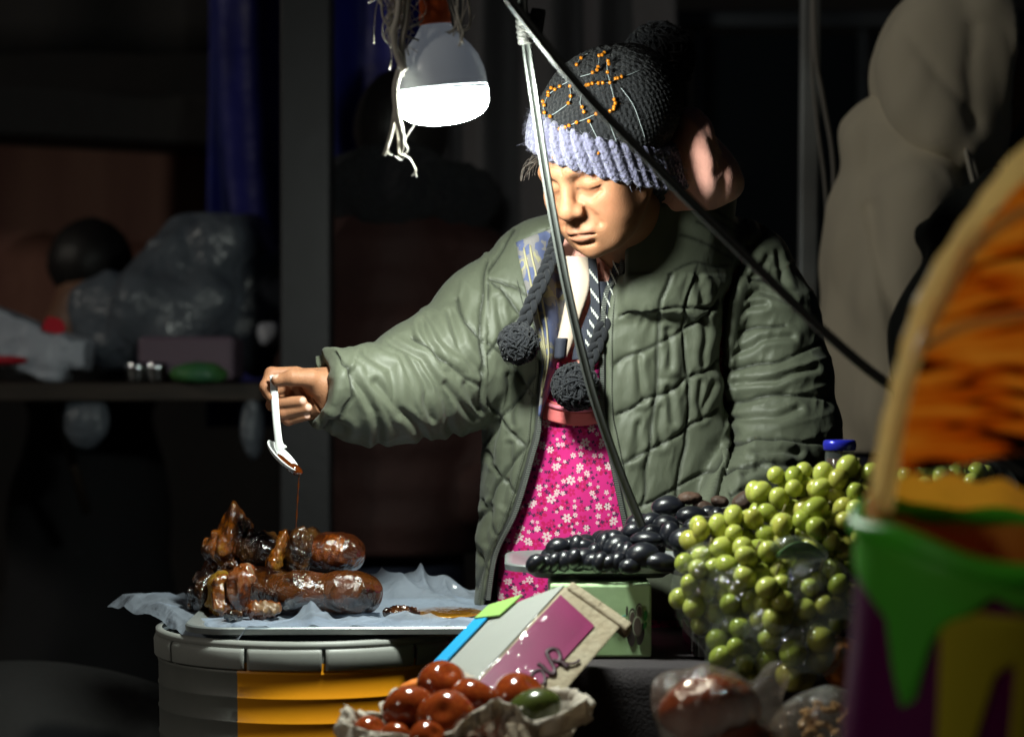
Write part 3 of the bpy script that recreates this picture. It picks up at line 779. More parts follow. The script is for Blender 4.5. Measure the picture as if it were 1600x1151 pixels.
# fuzz of the yarn
g = MB(); nb_ = len(Vv); nn = vnormals(Vv, F)
for i in np.random.choice(nb_, 1500, replace=False):
    v = Vv[i]; nrm = nn[i]; q0 = tolocal(v[:, None])[:, 0]
    t1 = v + nrm*.003 + np.random.randn(3)*.0015; t2 = t1 + nrm*.002 + np.random.randn(3)*.003
    g.tube([v, t1, t2], [.00028, .00022, .00012], 3, False)
o = g.build('yarn_fuzz', m_lav, crn); props(o, kind='stuff')
# hatsurface point finder along head-space direction
def hatpoint(dirv, c0=(.008, .035, .055), off=.004):
    dv = np.asarray(dirv, float); dv = dv/np.linalg.norm(dv); t = .25
    for _ in range(60):
        q = np.asarray(c0) + dv*t; dd = float(hatshape(q[:, None])[0]) - off
        if abs(dd) < 2e-4: break
        t -= dd*.8
    return toworld(np.asarray(c0) + dv*t)
def hat_at(px, py, off=.004):
    """point of the hat's front surface on the line of sight used when the photo was studied"""
    ray = P(px, py, 1) - np.array([0, 0, CAMZ]); t = 3.05
    for _ in range(120):
        p = np.array([0, 0, CAMZ]) + ray*t; dd = float(hatshape(tolocal(p[:, None]))[0])*HS - off
        if dd < 2e-4: break
        t += dd*.7
        if t > 3.7: return None
    return p
m_bead = mat('amber_bead', (.60, .20, .015), .10, spec=.8, trans=.4, emis=None)
m_thr = mat('silver_thread', (.22, .25, .26), .6, .1)
def cpx(x, y): return (820 + x/4.264, 60 + y/4.264)
beads = [(375,130),(345,175),(495,115),(490,190),(482,210),(452,228),(555,150),(552,225),(568,295),(645,255),(620,265),(605,268),(450,300),(425,308),(410,312),(232,320),(175,330),(200,340),(155,380),(300,318),(305,385),(290,432),(168,520),(128,445),(130,495),(382,458),(394,490),(476,503),(345,560),(428,552),(295,582),(270,592),(232,604),(596,407),(604,432),(596,455),(592,470),(568,484),(520,296),(490,298),(530,95),(515,110),(560,170),(155,360),(120,420),(488,765),(470,848),(325,800),(193,790)]
me_b = None
for i, (x, y) in enumerate(beads):
    p = hat_at(*cpx(x, y), off=.007)
    if p is None: continue
    if me_b is None:
        g = MB(); bmv = bmesh.new(); bmesh.ops.create_icosphere(bmv, subdivisions=2, radius=.0029)
        me_b = bpy.data.meshes.new('bead'); bmv.to_mesh(me_b); bmv.free(); me_b.materials.append(m_bead)
        me_b.polygons.foreach_set('use_smooth', [True]*len(me_b.polygons))
    o = bpy.data.objects.new('bead', me_b); COL.objects.link(o); o.location = V3(p); adopt(o, crn)
lines = [[(345,175),(375,130),(420,100)],[(370,255),(440,235),(482,210),(500,115),(530,90)],[(340,310),(410,312),(520,296),(568,295),(620,265),(700,240),(760,215)],[(545,150),(552,225),(568,295),(585,360),(596,407),(610,450),(568,484)],
 [(120,470),(128,445),(155,380),(232,320),(290,290)],[(300,318),(305,385),(290,432),(230,480),(168,520)],[(378,370),(368,430),(382,458),(394,490)],[(476,503),(410,535),(345,560),(295,582),(232,604)],[(428,552),(460,620),(505,710)],[(560,560),(600,660),(620,720)],[(120,430),(135,520),(140,590)],[(640,330),(720,440),(770,570),(800,660)]]
g = MB()
for L in lines:
    pts = [hat_at(*cpx(*c_), off=.0045) for c_ in smooth_line([(a, b) for a, b in L], 3*len(L))]
    pts = [p for p in pts if p is not None]
    if len(pts) > 2: g.tube(smooth_line(pts, len(pts)*3), [.0006]*(len(pts)*3), 5)
g.build('thread', m_thr, crn)

# ------------------------------------------------------------------ yarn pompoms and braids
def pompom(c, r, parent, seed, n=520):
    rg = np.random.RandomState(seed); g = MB()
    bmv = bmesh.new(); bmesh.ops.create_icosphere(bmv, subdivisions=3, radius=r*.86); g.add([V3(c)+q.co for q in bmv.verts], [tuple(x.index for x in f_.verts) for f_ in bmv.faces]); bmv.free()
    for i in range(n):
        a = rg.randn(3); a /= np.linalg.norm(a); b = np.cross(a, rg.randn(3)); b /= np.linalg.norm(b)
        rad = r*rg.uniform(.92, 1.07); L = rg.uniform(.3, .6)
        pts = [c + rad*(math.cos(t)*a + math.sin(t)*b)*(1+.05*math.sin(9*t+i)) - (a*0.0) for t in np.linspace(-L, L, 6)]
        pts[0] = c + (pts[0]-c)*.86; pts[-1] = c + (pts[-1]-c)*.86
        g.tube(pts, [.0006, .0014, .0017, .0017, .0014, .0006], 5, False)
    return g.build('pompom', m_yarn, parent)
m_yarn = mat('black_yarn', (.010, .011, .015), .95, sheen=.08, bump=(900, .8, .0012))
def braid(pts, r, parent):
    C_ = smooth_line(pts, 70); L = np.concatenate([[0], np.cumsum(np.linalg.norm(np.diff(C_, axis=0), axis=1))])
    g = MB()
    for k in range(3):
        out = []
        for i, c_ in enumerate(C_):
            t = C_[min(i+1, 69)]-C_[max(i-1, 0)]; t /= np.linalg.norm(t); u = np.cross(t, (0, 1, 0)); u /= np.linalg.norm(u); v = np.cross(t, u)
            a = L[i]/(r*6.2)*2*np.pi + k*2*np.pi/3
            out.append(c_ + u*math.sin(a)*r*.85 + v*math.sin(2*a)*r*.4)
        g.tube(out, r*.62, 8)
    return g.build('braid', m_yarn, parent)
# ------------------------------------------------------------------ jacket
FD = 3.355                      # plane of the chest front
def F2(pts, d=FD): return [tuple(P(x, y, d)[[0, 2]]) for x, y in pts]
lv = np.array([[300, 920, 1075, .07, 3.535], [330, 885, 1095, .09, 3.53], [360, 840, 1135, .115, 3.52], [400, 800, 1168, .135, 3.51], [450, 776, 1185, .150, 3.50],
  [550, 757, 1165, .155, 3.50], [650, 754, 1160, .155, 3.50], [750, 752, 1165, .160, 3.50], [850, 745, 1168, .165, 3.50], [945, 741, 1165, .170, 3.50], [1100, 741, 1165, .170, 3.50]])
lz = np.array([P(0, y, 3.5)[2] for y in lv[:, 0]])[::-1]
lxl = np.array([P(x, 0, 3.5)[0] for x in lv[:, 1]])[::-1]; lxr = np.array([P(x, 0, 3.5)[0] for x in lv[:, 2]])[::-1]
lry = lv[::-1, 3]; lcy = lv[::-1, 4]
def torso(p, off=0):
    z = p[2]; xl = np.interp(z, lz, lxl); xr = np.interp(z, lz, lxr); ry = np.interp(z, lz, lry) - off; cy_ = np.interp(z, lz, lcy)
    rx = (xr-xl)/2 - off; cx_ = (xl+xr)/2
    a = np.abs((p[0]-cx_)/rx)**2.3; b = np.abs((p[1]-cy_)/ry)**2.3
    qn = (a+b)**(1/2.3)
    d = (qn-1)*np.where(a > b, rx, ry)*.92
    return smax(d, z-(lz[-1]-off*1.3), .03)
zipL = [(806,380),(815,421),(829,480),(840,524),(848,568),(843,611),(837,674),(829,707),(802,799),(770,869),(757,945),(750,1010)]
zipR = [(976,377),(975,424),(953,455),(946,505),(945,568),(946,643),(953,680),(969,761),(980,815),(992,880),(1000,950),(1004,1010)]
openpoly = F2(zipL[::-1] + [(808,372),(868,352),(872,300),(900,240),(1095,240),(1088,296),(1040,332),(980,368)] + zipR)
sleeveR = [(P(1172, 420, 3.50), .064), (P(1198, 510, 3.49), .073), (P(1212, 600, 3.47), .078), (P(1222, 690, 3.45), .080), (P(1178, 765, 3.36), .062), (P(1115, 830, 3.25), .050)]
sleeveL = [(P(830, 430, 3.50), .070), (P(772, 505, 3.48), .088), (P(706, 580, 3.43), .086), (P(664, 590, 3.40), .080), (P(615, 614, 3.36), .066), (P(567, 617, 3.33), .061), (P(508, 605, 3.295), .053), (P(480, 603, 3.28), .054)]
cutL_n = np.array([-.88, -.42, .22]); cutL_n /= np.linalg.norm(cutL_n); cutL_c = P(503, 603, 3.295)
def sl_L(p):
    d = chain(p, sleeveL, .03)
    d = smax(d, (p*_c(cutL_n)).sum(0) - float(cutL_n @ cutL_c), .006)
    return smax(d, -cap(p, P(440, 605, 3.27), P(560, 618, 3.33), .043, .040), .008)
armh = F2([(1202,350),(1200,367),(1167,397),(1135,468),(1129,543),(1135,627),(1149,693),(1108,773),(1080,830)], 3.40)
def jacket_sdf(p):
    o = torso(p)
    o = smin(o, cap(p, P(845, 412, 3.51), P(1138, 408, 3.51), .070, .070), .05)
    d = smax(o, -(torso(p, .024)), .006)
    # open front
    fr = poly2(p[0], p[2], openpoly); d = smax(d, -smax(fr, p[1]-3.50, .01), .008)
    d = smax(d, -ell(p, P(985, 330, 3.50), (.085, .085, .11)), .008)
    # standing collar on the right, folded low behind
    q = np.sqrt(((p[0]-.205)/.118)**2 + ((p[1]-3.445)/.118)**2)
    top = 1.262 + .066*np.clip((p[0]-.16)/.12, 0, 1) ; 
    cl = np.abs((q-1)*.118 + (p[2]-1.2)*-.10) - .011
    cl = smax(cl, p[2]-top, .012); cl = smax(cl, 1.13-p[2], .01); cl = smax(cl, .168-p[0], .008)
    d = smin(d, cl, .022)
    # sleeves
    s1 = chain(p, sleeveR, .04)
    gap = linedist(p[0], p[2], [armh])
    s1 = smax(s1, -cap(p, P(1060, 872, 3.2), P(1098, 842, 3.235), .036), .008)
    d = smin(d, s1, .014)
    d = smin(d, sl_L(p), .02)
    dd = d + .016*np.exp(-(gap/.008)**2)*(p[1] < 3.5)
    return smax(dd, P(0, 948, 3.5)[2] - p[2], .012)
V1, F1 = polygonize(jacket_sdf, (-.36, 3.13, .66), (.58, 3.72, 1.36), .0054, 1)
V1, F1 = subdivide(V1, F1)
# quilting seams traced as stitch lines on the garment
seamsF = [[(765,432),(800,446),(824,458)],[(768,439),(813,488)],[(754,527),(789,560),(831,620)],[(754,610),(773,642),(817,696)],[(757,707),(781,745),(802,772)],[(751,788),(781,842)],[(800,352),(775,395),(761,425),(757,520)],
 [(748,870),(770,905)],
 [(1064,369),(1111,381),(1149,402)],[(1050,421),(1088,411),(1144,414)],[(970,496),(1022,486),(1055,481),(1116,482)],[(961,571),(1003,547),(1055,524),(1102,496),(1125,470)],
 [(963,648),(1003,630),(1055,604),(1102,578),(1125,560)],[(975,721),(1041,693),(1078,669),(1125,637)],[(994,792),(1050,770),(1106,730),(1140,700)],[(1010,860),(1060,830),(1110,800)],
 [(1100,338),(1150,352),(1195,368)],[(1110,328),(1160,343),(1200,360)],[(1090,350),(1140,365),(1180,385)]]
seamsF += [[(1046,425),(1030,470),(1024,540),(1024,620),(1014,700),(1004,790)],[(1088,412),(1072,470),(1068,515),(1074,585),(1077,655),(1064,730),(1058,800)],[(752,700),(795,640),(838,590)],[(747,820),(790,735),(825,690)],[(756,560),(790,515),(826,480)],[(744,930),(770,860),(800,800)]]
creaseF = [[(1100,500),(1102,570)],[(1046,610),(1050,660)],[(995,560),(1000,620)],[(998,660),(990,710)],[(1042,520),(1046,575)],[(1095,600),(1098,650)],
 [(1030,640),(1028,690)],[(775,470),(790,540)],[(790,590),(800,660)],[(775,660),(770,720)],[(800,700),(785,790)],[(765,800),(762,850)],[(1120,600),(1100,640)],[(1090,430),(1095,470)]]
seamsR = [[(1146,449),(1177,437),(1215,440)],[(1130,529),(1182,510),(1228,505)],[(1132,580),(1182,571),(1247,557),(1285,532)],[(1139,634),(1182,618),(1247,615),(1299,625)],[(1149,693),(1182,686),(1299,692)],[(1125,735),(1182,716),(1230,722),(1290,745)],[(1110,770),(1160,752),(1210,765)]]
creaseR = [[(1150,470),(1190,455),(1235,470)],[(1135,500),(1175,480),(1200,478)],[(1140,555),(1190,530),(1240,525)],[(1150,600),(1210,590),(1270,575)],[(1145,660),(1200,650),(1245,640)],[(1170,700),(1210,698),(1240,705)],[(1150,735),(1185,728)],[(1200,400),(1185,430),(1150,445)],[(1215,395),(1225,440)]]
seamsL = [[(713,467),(730,508),(754,533)],[(647,526),(678,550),(699,564),(730,595),(752,606)],[(532,550),(551,576),(556,620),(539,647),(512,664)],[(760,400),(752,440),(750,520),(754,640)]]
creaseL = [[(674,497),(690,530),(727,557)],[(664,505),(672,535),(690,560)],[(615,543),(657,564),(695,623),(709,684)],[(574,554),(612,580),(626,640)],[(595,600),(640,650),(660,690)],[(700,490),(715,540),(745,580)],[(640,560),(668,610),(672,650)],[(725,600),(748,640)],[(560,585),(590,640),(595,690)],[(690,600),(740,650)],[(505,556),(518,580)],[(490,548),(497,575)],[(520,655),(545,668)]]
Nn = vnormals(V1, F1); X, Y, Z = V1.T
front = np.clip((3.52-Y)/.05, 0, 1)
dR = chain(V1.T, sleeveR, .04); dL = sl_L(V1.T); dT = np.abs(torso(V1.T))
isR = (dR < .012) & (X > P(1120, 0, 3.45)[0]); isL = (chain(V1.T, sleeveL, .03) < .010) & (X < P(762, 0, 3.45)[0])
isT = ~(isR | isL)
disp = np.zeros(len(V1)); pt = V1.T
def seamdisp(mask, seams, creases, d, puff=.0036, gw=.0026, gd=.0042, cw=.006, cdp=.0024):
    x, z = X[mask], Z[mask]
    wob = .004*np.stack([vnoise(np.stack([x*30, z*30, x*0]), 1), vnoise(np.stack([x*30, z*30, x*0]), 2)])
    s_ = linedist(x+wob[0], z+wob[1], [F2(L, d) for L in seams]); c_ = linedist(x+wob[1]*1.2, z+wob[0]*1.2, [F2(L, d) for L in creases])
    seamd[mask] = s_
    stitch = .5+.5*np.sin((x*.7+z)*2*np.pi/.006)
    # short pleats that run away from every stitch line
    pl = np.exp(-(s_/.022)**2)*np.abs(vnoise(np.stack([(x*.9-z*.3)*75, (z*.9+x*.3)*28, x*0]), 6))*.0030
    r_ = puff*(1-np.exp(-s_/.024)) - gd*np.exp(-(s_/gw)**2)*(.75+.25*stitch) - pl
    r_ += .0035*np.exp(-((c_-.010)/.008)**2) - cdp*np.exp(-(c_/cw)**2)
    return r_
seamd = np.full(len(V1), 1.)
disp[isT] = seamdisp(isT, seamsF, creaseF, FD)
disp[isR] = seamdisp(isR, seamsR, creaseR, 3.40, puff=.0045, cdp=.0045)
disp[isL] = seamdisp(isL, seamsL, creaseL, 3.36, puff=.0045, cdp=.0050, cw=.007)
# soft random rumpling, longer down the body, across on the sleeves
rT = fbm(pt*np.array([[26.], [20], [13]]), 3, 21); rS = fbm(pt*np.array([[11.], [16], [30]])+.3*pt[::-1], 3, 31)
rL = fbm(np.stack([(X*.8+Z*.35)*34, Y*16, (Z*.8-X*.35)*15]), 3, 41)
disp += np.where(isT, rT*.0012, np.where(isR, rS*.0012, rL*.0012))
rdg = 1-2*np.abs(vnoise(np.stack([(X*.8+Z*.45)*22, Y*8, (Z*.8-X*.45)*9]), 51)); disp += np.where(isL, np.clip(rdg, 0, 1)**3*.0026, 0)
rdg = 1-2*np.abs(vnoise(np.stack([(X*.5)*10, Y*8, (Z*.95-X*.30)*27]), 52)); disp += np.where(isR, np.clip(rdg, 0, 1)**3*.0024, 0)
clz = (np.abs(np.sqrt(((X-.205)/.118)**2 + ((Y-3.445)/.118)**2)-1)*.118 < .04) & (Z > 1.19) & (X > .15); disp[clz] = disp[clz]*.15
zd = np.minimum(linedist(X, Z, [F2(zipL)]), linedist(X, Z, [F2(zipR)])); disp *= np.where(isT, .15+.85*np.clip(zd/.02, 0, 1), 1)
inner = (-torso(pt) > .012) & isT & (Z < 1.27); disp[inner] *= .1
# average the displacement once to keep it clean
V1 = V1 + Nn*(disp*np.where(isT, front, 1) )[:, None]
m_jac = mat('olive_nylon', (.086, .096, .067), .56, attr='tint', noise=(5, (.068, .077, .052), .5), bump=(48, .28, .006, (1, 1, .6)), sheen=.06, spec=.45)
def camo_mat():
    m = mat('camo_lining', (.13, .12, .11), .8); n = m.node_tree.nodes; l = m.node_tree.links; b = n['Principled BSDF']
    tc = n.new('ShaderNodeTexCoord'); t = n.new('ShaderNodeTexNoise'); t.inputs['Scale'].default_value = 34; t.inputs['Detail'].default_value = 2; t.inputs['Distortion'].default_value = .3
    l.new(tc.outputs['Object'], t.inputs['Vector']); r = n.new('ShaderNodeValToRGB'); r.color_ramp.interpolation = 'CONSTANT'
    e = r.color_ramp.elements; e[0].color = (.07, .085, .17, 1); e[1].position = .45; e[1].color = (.16, .15, .15, 1)
    q = e.new(.56); q.color = (.24, .22, .13, 1); q = e.new(.64); q.color = (.10, .11, .19, 1)
    l.new(t.outputs[0], r.inputs[0]); l.new(r.outputs[0], b.inputs['Base Color']); return m
m_camo = camo_mat(); m_lining = mat('dark_lining', (.03, .022, .024), .8, bump=(120, .3, .003))
mi = np.zeros(len(F1), dtype=int); inF = inner[F1].all(1); mi[inF] = 1
# the inside of the collar and of the sleeve mouth is lining too
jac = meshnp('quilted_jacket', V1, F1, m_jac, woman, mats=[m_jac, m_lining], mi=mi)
sk_ = np.exp(-(seamd/.0024)**2)[:, None]; color_attr(jac, np.array([[.086, .096, .067]])*(1-sk_) + np.array([[.018, .021, .014]])*sk_)  # groove shade painted into the tint along the seams, with the dark stitch thread

# folded-open left lapel showing camouflage lining
zl = smooth_line([P(x, y, FD-.004+(.03 if y < 400 else 0)) for x, y in [(806,380),(815,421),(829,480),(840,524),(848,568),(846,600),(841,650)]], 40)
il = smooth_line([P(x, y, FD+.035) for x, y in [(868,355),(876,400),(885,450),(884,505),(874,560),(858,610),(846,652)]], 40)
rows = []
for k in range(14):
    u = k/13; row = zl*(1-u)+il*u; row[:, 1] -= .012*math.sin(math.pi*min(1, u*1.3)) ; rows.append(row + np.stack([fbm(row.T*40, 2, 3)]*3, 1)*.002)
G = np.stack(rows); ii = np.arange(14*40).reshape(14, 40); FF = np.stack([ii[:-1,:-1], ii[:-1,1:], ii[1:,1:], ii[1:,:-1]], -1).reshape(-1, 4)
lp = meshnp('lapel_lining', G.reshape(-1, 3), FF, m_camo, jac); q = lp.modifiers.new('s', 'SOLIDIFY'); q.thickness = .003; q.offset = 0
g = MB(); row = G[4]; g.tube(row[2:34]+np.array([0, -.002, 0]), .0016, 6); row = G[2]; g.tube(row[2:36]+np.array([0, -.002, 0]), .0016, 6)
g.build('lining_piping', mat('piping', (.30, .27, .16), .7), lp)

# zips: tape, teeth
m_tape = mat('zip_tape', (.035, .037, .034), .8); m_teeth = mat('zip_teeth', (.18, .19, .175), .4, .4)
def surf_y(x, z, d0=3.20):
    """front surface of the jacket at x,z"""
    y = np.full(len(x), d0)
    for _ in range(60):
        v = np.minimum(torso(np.stack([x, y, z])), cap(np.stack([x, y, z]), P(845, 412, 3.51), P(1138, 408, 3.51), .070, .070)); y = y + np.clip(v, -.01, .02)*.7
    return y
for zz, sgn in ((zipL, 1), (zipR, -1)):
    pts = smooth_line([P(x, y, FD) for x, y in zz[:-1]], 260); pts[:, 1] = surf_y(pts[:, 0]+sgn*-.004, pts[:, 2]) + .002
    if sgn < 0:
        k = pts[:, 2] > 1.19; pts[k, 1] = np.interp(pts[k, 2], [1.19, 1.27], [pts[~k][0, 1], 3.322])
    tp = pts + np.array([sgn*.003, .001, 0]); g = MB(); g.tube(tp, .0058, 8, True, .35, up=(0, 1, 0)); z_ = g.build('zip', m_tape, jac)
    L = np.concatenate([[0], np.cumsum(np.linalg.norm(np.diff(pts, axis=0), axis=1))]); g = MB()
    for s_ in np.arange(0, L[-1], .0033):
        c_ = np.array([np.interp(s_, L, pts[:, a]) for a in range(3)]) + np.array([sgn*.0045, -.003, 0]); g.box(c_, (.0062, .0026, .0019))
    props(g.build('zip_teeth', m_teeth, z_, False), kind='stuff')
    g = MB(); e1 = pts + np.array([-sgn*.010, -.0045, 0]); 
    for s_ in np.arange(0, L[-1], .0042):
        c_ = np.array([np.interp(s_, L, e1[:, a]) for a in range(3)]); g.box(c_, (.0010, .0016, .0024))
    props(g.build('zip_stitching', mat('stitch_dark', (.03, .033, .028), .8), z_, False), kind='stuff')
# collar piping on the right tip
g = MB(); g.tube(smooth_line([P(978, 374, 3.318), P(992, 367, 3.314), P(1018, 350, 3.318), P(1048, 326, 3.33), P(1082, 300, 3.36)], 20), .0048, 8)
g.build('collar_edge', m_jac, jac)

# ------------------------------------------------------------------ hoodie, dress, ribbon
m_pink = mat('pink_fleece', (.86, .42, .34), .95, sheen=.4, noise=(30, (.80, .37, .30), .5), bump=(260, .35, .003))
def hoodie(p):
    d = torso(p, .044)
    d = smin(d, cap(p, P(865, 415, 3.51), P(1140, 410, 3.51), .05), .04)
    d = smin(d, cap(p, P(950, 440, 3.46), P(955, 415, 3.43), .075, .058), .03)
    d = d + cloth_fold(p, 14, .004, (1, 1, .35), 8)
    return smax(d, P(0, 680, 3.5)[2]-p[2], .01)
Vv, F = polygonize(hoodie, (-.06, 3.25, .80), (.42, 3.68, 1.32), .007, 1)
hd = meshnp('hoodie', Vv, F, m_pink, woman)
def hood2(p):
    a = ell(p, P(1090, 266, 3.355), (.074, .074, .054), rotm('Y', 28))
    b = ell(p, P(1086, 228, 3.325), (.034, .060, .056), rotm('Y', -12))
    d = smin(a, b, .022); d = smin(d, cap(p, P(1012, 352, 3.375), P(1062, 305, 3.36), .040, .045), .03)
    d = smin(d, ell(p, P(1052, 318, 3.39), (.075, .075, .035), rotm('Y', -32)), .03)
    d = smin(d, ell(p, P(1130, 290, 3.38), (.032, .05, .026)), .016)
    d = d + .0035*np.exp(-(linedist(p[0], p[2], [F2([(1066, 190), (1092, 235), (1108, 268), (1104, 285)], 3.46)])/.006)**2)*(p[1] < 3.42)
    d = smax(d, -(hatshape(tolocal(p))*HS-.006), .004)
    return d + cloth_fold(p, 13, .005, (1, 1, .8), 3) + cloth_fold(p, 34, .0012, (1, 1, 1), 5)
Vv, F = polygonize(hood2, P(940, 410, 3.4)-np.array([0, .15, 0]), P(1195, 165, 3.4)+np.array([0, .15, 0]), .0042, 1)
meshnp('hood', Vv, F, m_pink, hd)
# cream front with dark printed ribbon
m_cream = mat('cream_shirt', (.62, .50, .40), .9, noise=(14, (.56, .44, .36), .5), bump=(200, .3, .002))
def strip(poly_pts, d0, d1, name, m, parent, thick=.002, nz=40, nx=8):
    """sheet between a left and a right edge given as pixel polylines"""
    Lp, Rp = poly_pts; a = smooth_line([P(x, y, d0 if len(c_)==0 else c_[0]) for x, y, *c_ in Lp], nz); b = smooth_line([P(x, y, d1 if len(c_)==0 else c_[0]) for x, y, *c_ in Rp], nz)
    U = np.linspace(0, 1, nx)[:, None, None]; G = a[None]*(1-U)+b[None]*U; G[..., 1] -= .006*np.sin(np.pi*U[..., 0])
    ii = np.arange(nx*nz).reshape(nx, nz); FF = np.stack([ii[:-1,:-1], ii[:-1,1:], ii[1:,1:], ii[1:,:-1]], -1).reshape(-1, 4)
    o = meshnp(name, G.reshape(-1, 3), FF, m, parent); q = o.modifiers.new('s', 'SOLIDIFY'); q.thickness = thick; q.offset = 0; return o
strip(([(884,400),(886,450),(878,500),(870,535),(866,556)], [(922,402),(921,450),(905,500),(893,540),(886,558)]), 3.372, 3.368, 'shirt_front', m_cream, hd)
strip(([(921,440),(924,470),(906,520),(897,545),(894,562)], [(952,440),(950,470),(945,520),(942,540),(940,560)]), 3.366, 3.366, 'shirt_panel', mat('navy_cloth', (.025, .028, .045), .8, bump=(300, .3, .002)), hd)
strip(([(868,528),(866,560)], [(886,528),(882,560)]), 3.362, 3.362, 'shirt_patch', bpy.data.materials['navy_cloth'], hd, nz=8)
m_rib = mat('ribbon_navy', (.02, .023, .035), .7); m_dash = mat('ribbon_white', (.62, .64, .60), .7)
rb = smooth_line([P(924, 392, 3.362), P(928, 440, 3.355), P(930, 490, 3.353), P(925, 520, 3.352), P(920, 545, 3.352)], 60)
def ribbon(cl, wd, name):
    g = MB(); V = []; n_ = len(cl)
    for i, c_ in enumerate(cl):
        V += [c_+np.array([-wd/2, 0, 0]), c_+np.array([wd/2, 0, 0]), c_+np.array([wd/2, .0015, 0]), c_+np.array([-wd/2, .0015, 0])]
    F_ = [(4*i+a, 4*i+(a+1) % 4, 4*i+4+(a+1) % 4, 4*i+4+a) for i in range(n_-1) for a in range(4)] + [(0, 3, 2, 1), (4*n_-4, 4*n_-3, 4*n_-2, 4*n_-1)]
    g.add(V, F_); r_ = g.build(name, m_rib, hd, False)
    g = MB(); L = np.linspace(0, 1, n_)
    for u in np.linspace(.2, .95, 6):
        c_ = np.array([np.interp(u, L, cl[:, a]) for a in range(3)])
        for k in range(5):
            cc = c_ + np.array([(-.4+.2*k)*wd, -.0012, -.0035*k+.006]); g.box(cc, (wd*.13, .0012, .0075), Matrix.Rotation(R(-12), 3, 'Y'))
    g.build('ribbon_mark', m_dash, r_, False)
ribbon(rb, .013, 'drawstring')
ribbon(smooth_line([P(968, 400, 3.358), P(958, 430, 3.352), P(948, 470, 3.35), P(940, 520, 3.352)], 40), .009, 'drawstring')

def floral():
    m = mat('floral_cloth', (.50, .008, .16), .8); n = m.node_tree.nodes; l = m.node_tree.links; b = n['Principled BSDF']
    at = n.new('ShaderNodeAttribute'); at.attribute_name = 'uvp'
    def vor(sc, rnd, feat='F1'):
        v = n.new('ShaderNodeTexVoronoi'); v.voronoi_dimensions = '2D'; v.inputs['Scale'].default_value = sc; v.inputs['Randomness'].default_value = rnd
        l.new(at.outputs['Vector'], v.inputs['Vector']); return v
    def math_(op, a, b_=None):
        q = n.new('ShaderNodeMath'); q.operation = op
        for i, s_ in enumerate((a, b_)):
            if s_ is None: continue
            if isinstance(s_, (int, float)): q.inputs[i].default_value = s_
            else: l.new(s_, q.inputs[i])
        return q.outputs[0]
    def flower(sc, rnd, petals, rad, core, off=(0, 0, 0)):
        mp = n.new('ShaderNodeVectorMath'); mp.operation = 'ADD'; mp.inputs[1].default_value = off; l.new(at.outputs['Vector'], mp.inputs[0])
        v = n.new('ShaderNodeTexVoronoi'); v.voronoi_dimensions = '2D'; v.inputs['Scale'].default_value = sc; v.inputs['Randomness'].default_value = rnd
        l.new(mp.outputs[0], v.inputs['Vector'])
        sub = n.new('ShaderNodeVectorMath'); sub.operation = 'SUBTRACT'; l.new(mp.outputs[0], sub.inputs[0]); l.new(v.outputs['Position'], sub.inputs[1])
        sx = n.new('ShaderNodeSeparateXYZ'); l.new(sub.outputs[0], sx.inputs[0])
        ang = math_('ARCTAN2', sx.outputs[1], sx.outputs[0])
        sc_ = n.new('ShaderNodeSeparateColor'); l.new(v.outputs['Color'], sc_.inputs[0])
        ang = math_('ADD', ang, math_('MULTIPLY', sc_.outputs[0], 6.28))
        pet = math_('ABSOLUTE', math_('SINE', math_('MULTIPLY', ang, petals/2)))
        # voronoi Position is unscaled here; Distance is in scaled space
        rr_ = math_('MULTIPLY', math_('POWER', pet, .5), rad)
        size = math_('ADD', math_('MULTIPLY', sc_.outputs[1], .55), .55)
        inside = math_('LESS_THAN', v.outputs['Distance'], math_('MULTIPLY', rr_, size))
        out = math_('GREATER_THAN', v.outputs['Distance'], math_('MULTIPLY', size, core))
        return math_('MULTIPLY', inside, out)
    w1 = flower(35, .9, 6, .24, .05); w2 = flower(54, .95, 5, .22, .03, (.31, .17, 0)); dk = flower(88, .95, 4, .30, .0, (.11, .43, 0)); rd = flower(46, .9, 5, .42, .1, (.7, .23, 0))
    def mix(fac, a, col):
        q = n.new('ShaderNodeMix'); q.data_type = 'RGBA'; l.new(fac, q.inputs[0]); q.inputs[7].default_value = (*col, 1)
        if isinstance(a, tuple): q.inputs[6].default_value = (*a, 1)
        else: l.new(a, q.inputs[6])
        return q.outputs[2]
    c_ = mix(rd, (.52, .009, .17), (.42, .0, .08)); c_ = mix(dk, c_, (.045, .008, .05)); c_ = mix(w2, c_, (.62, .42, .46)); c_ = mix(w1, c_, (.62, .46, .48))
    l.new(c_, b.inputs['Base Color']); return m
m_flo = floral(); m_mag = mat('magenta_plain', (.50, .01, .16), .7, bump=(60, .3, .003)); m_coral = mat('coral_band', (.72, .16, .16), .7, bump=(60, .3, .003))
def dress(p):
    d = torso(p, .029) + cloth_fold(p, 9, .004, (1, 1, .25), 13) + cloth_fold(p, 20, .0015, (1, 1, .3), 15)
    neck = F2([(840,300),(860,562),(876,574),(900,576),(925,568),(945,548),(960,520),(990,300)], 3.37)
    d = smax(d, -poly2(p[0], p[2], neck), .004); d = smax(d, p[2]-1.12, .01)
    return smax(d, .44-p[2], .01)
Vv, F = polygonize(dress, (-.09, 3.25, .42), (.42, 3.72, 1.14), .007, 1)
Vv, F = subdivide(Vv, F)
zc = Vv[:, 2][F].mean(1); yc = Vv[:, 1][F].mean(1); xc = Vv[:, 0][F].mean(1)
mi = np.zeros(len(F), dtype=int); zt = P(0, 598, 3.37)[2]
sag = .012*np.sin((xc-.05)*20)
dr = meshnp('floral_dress', Vv, F, m_flo, woman)
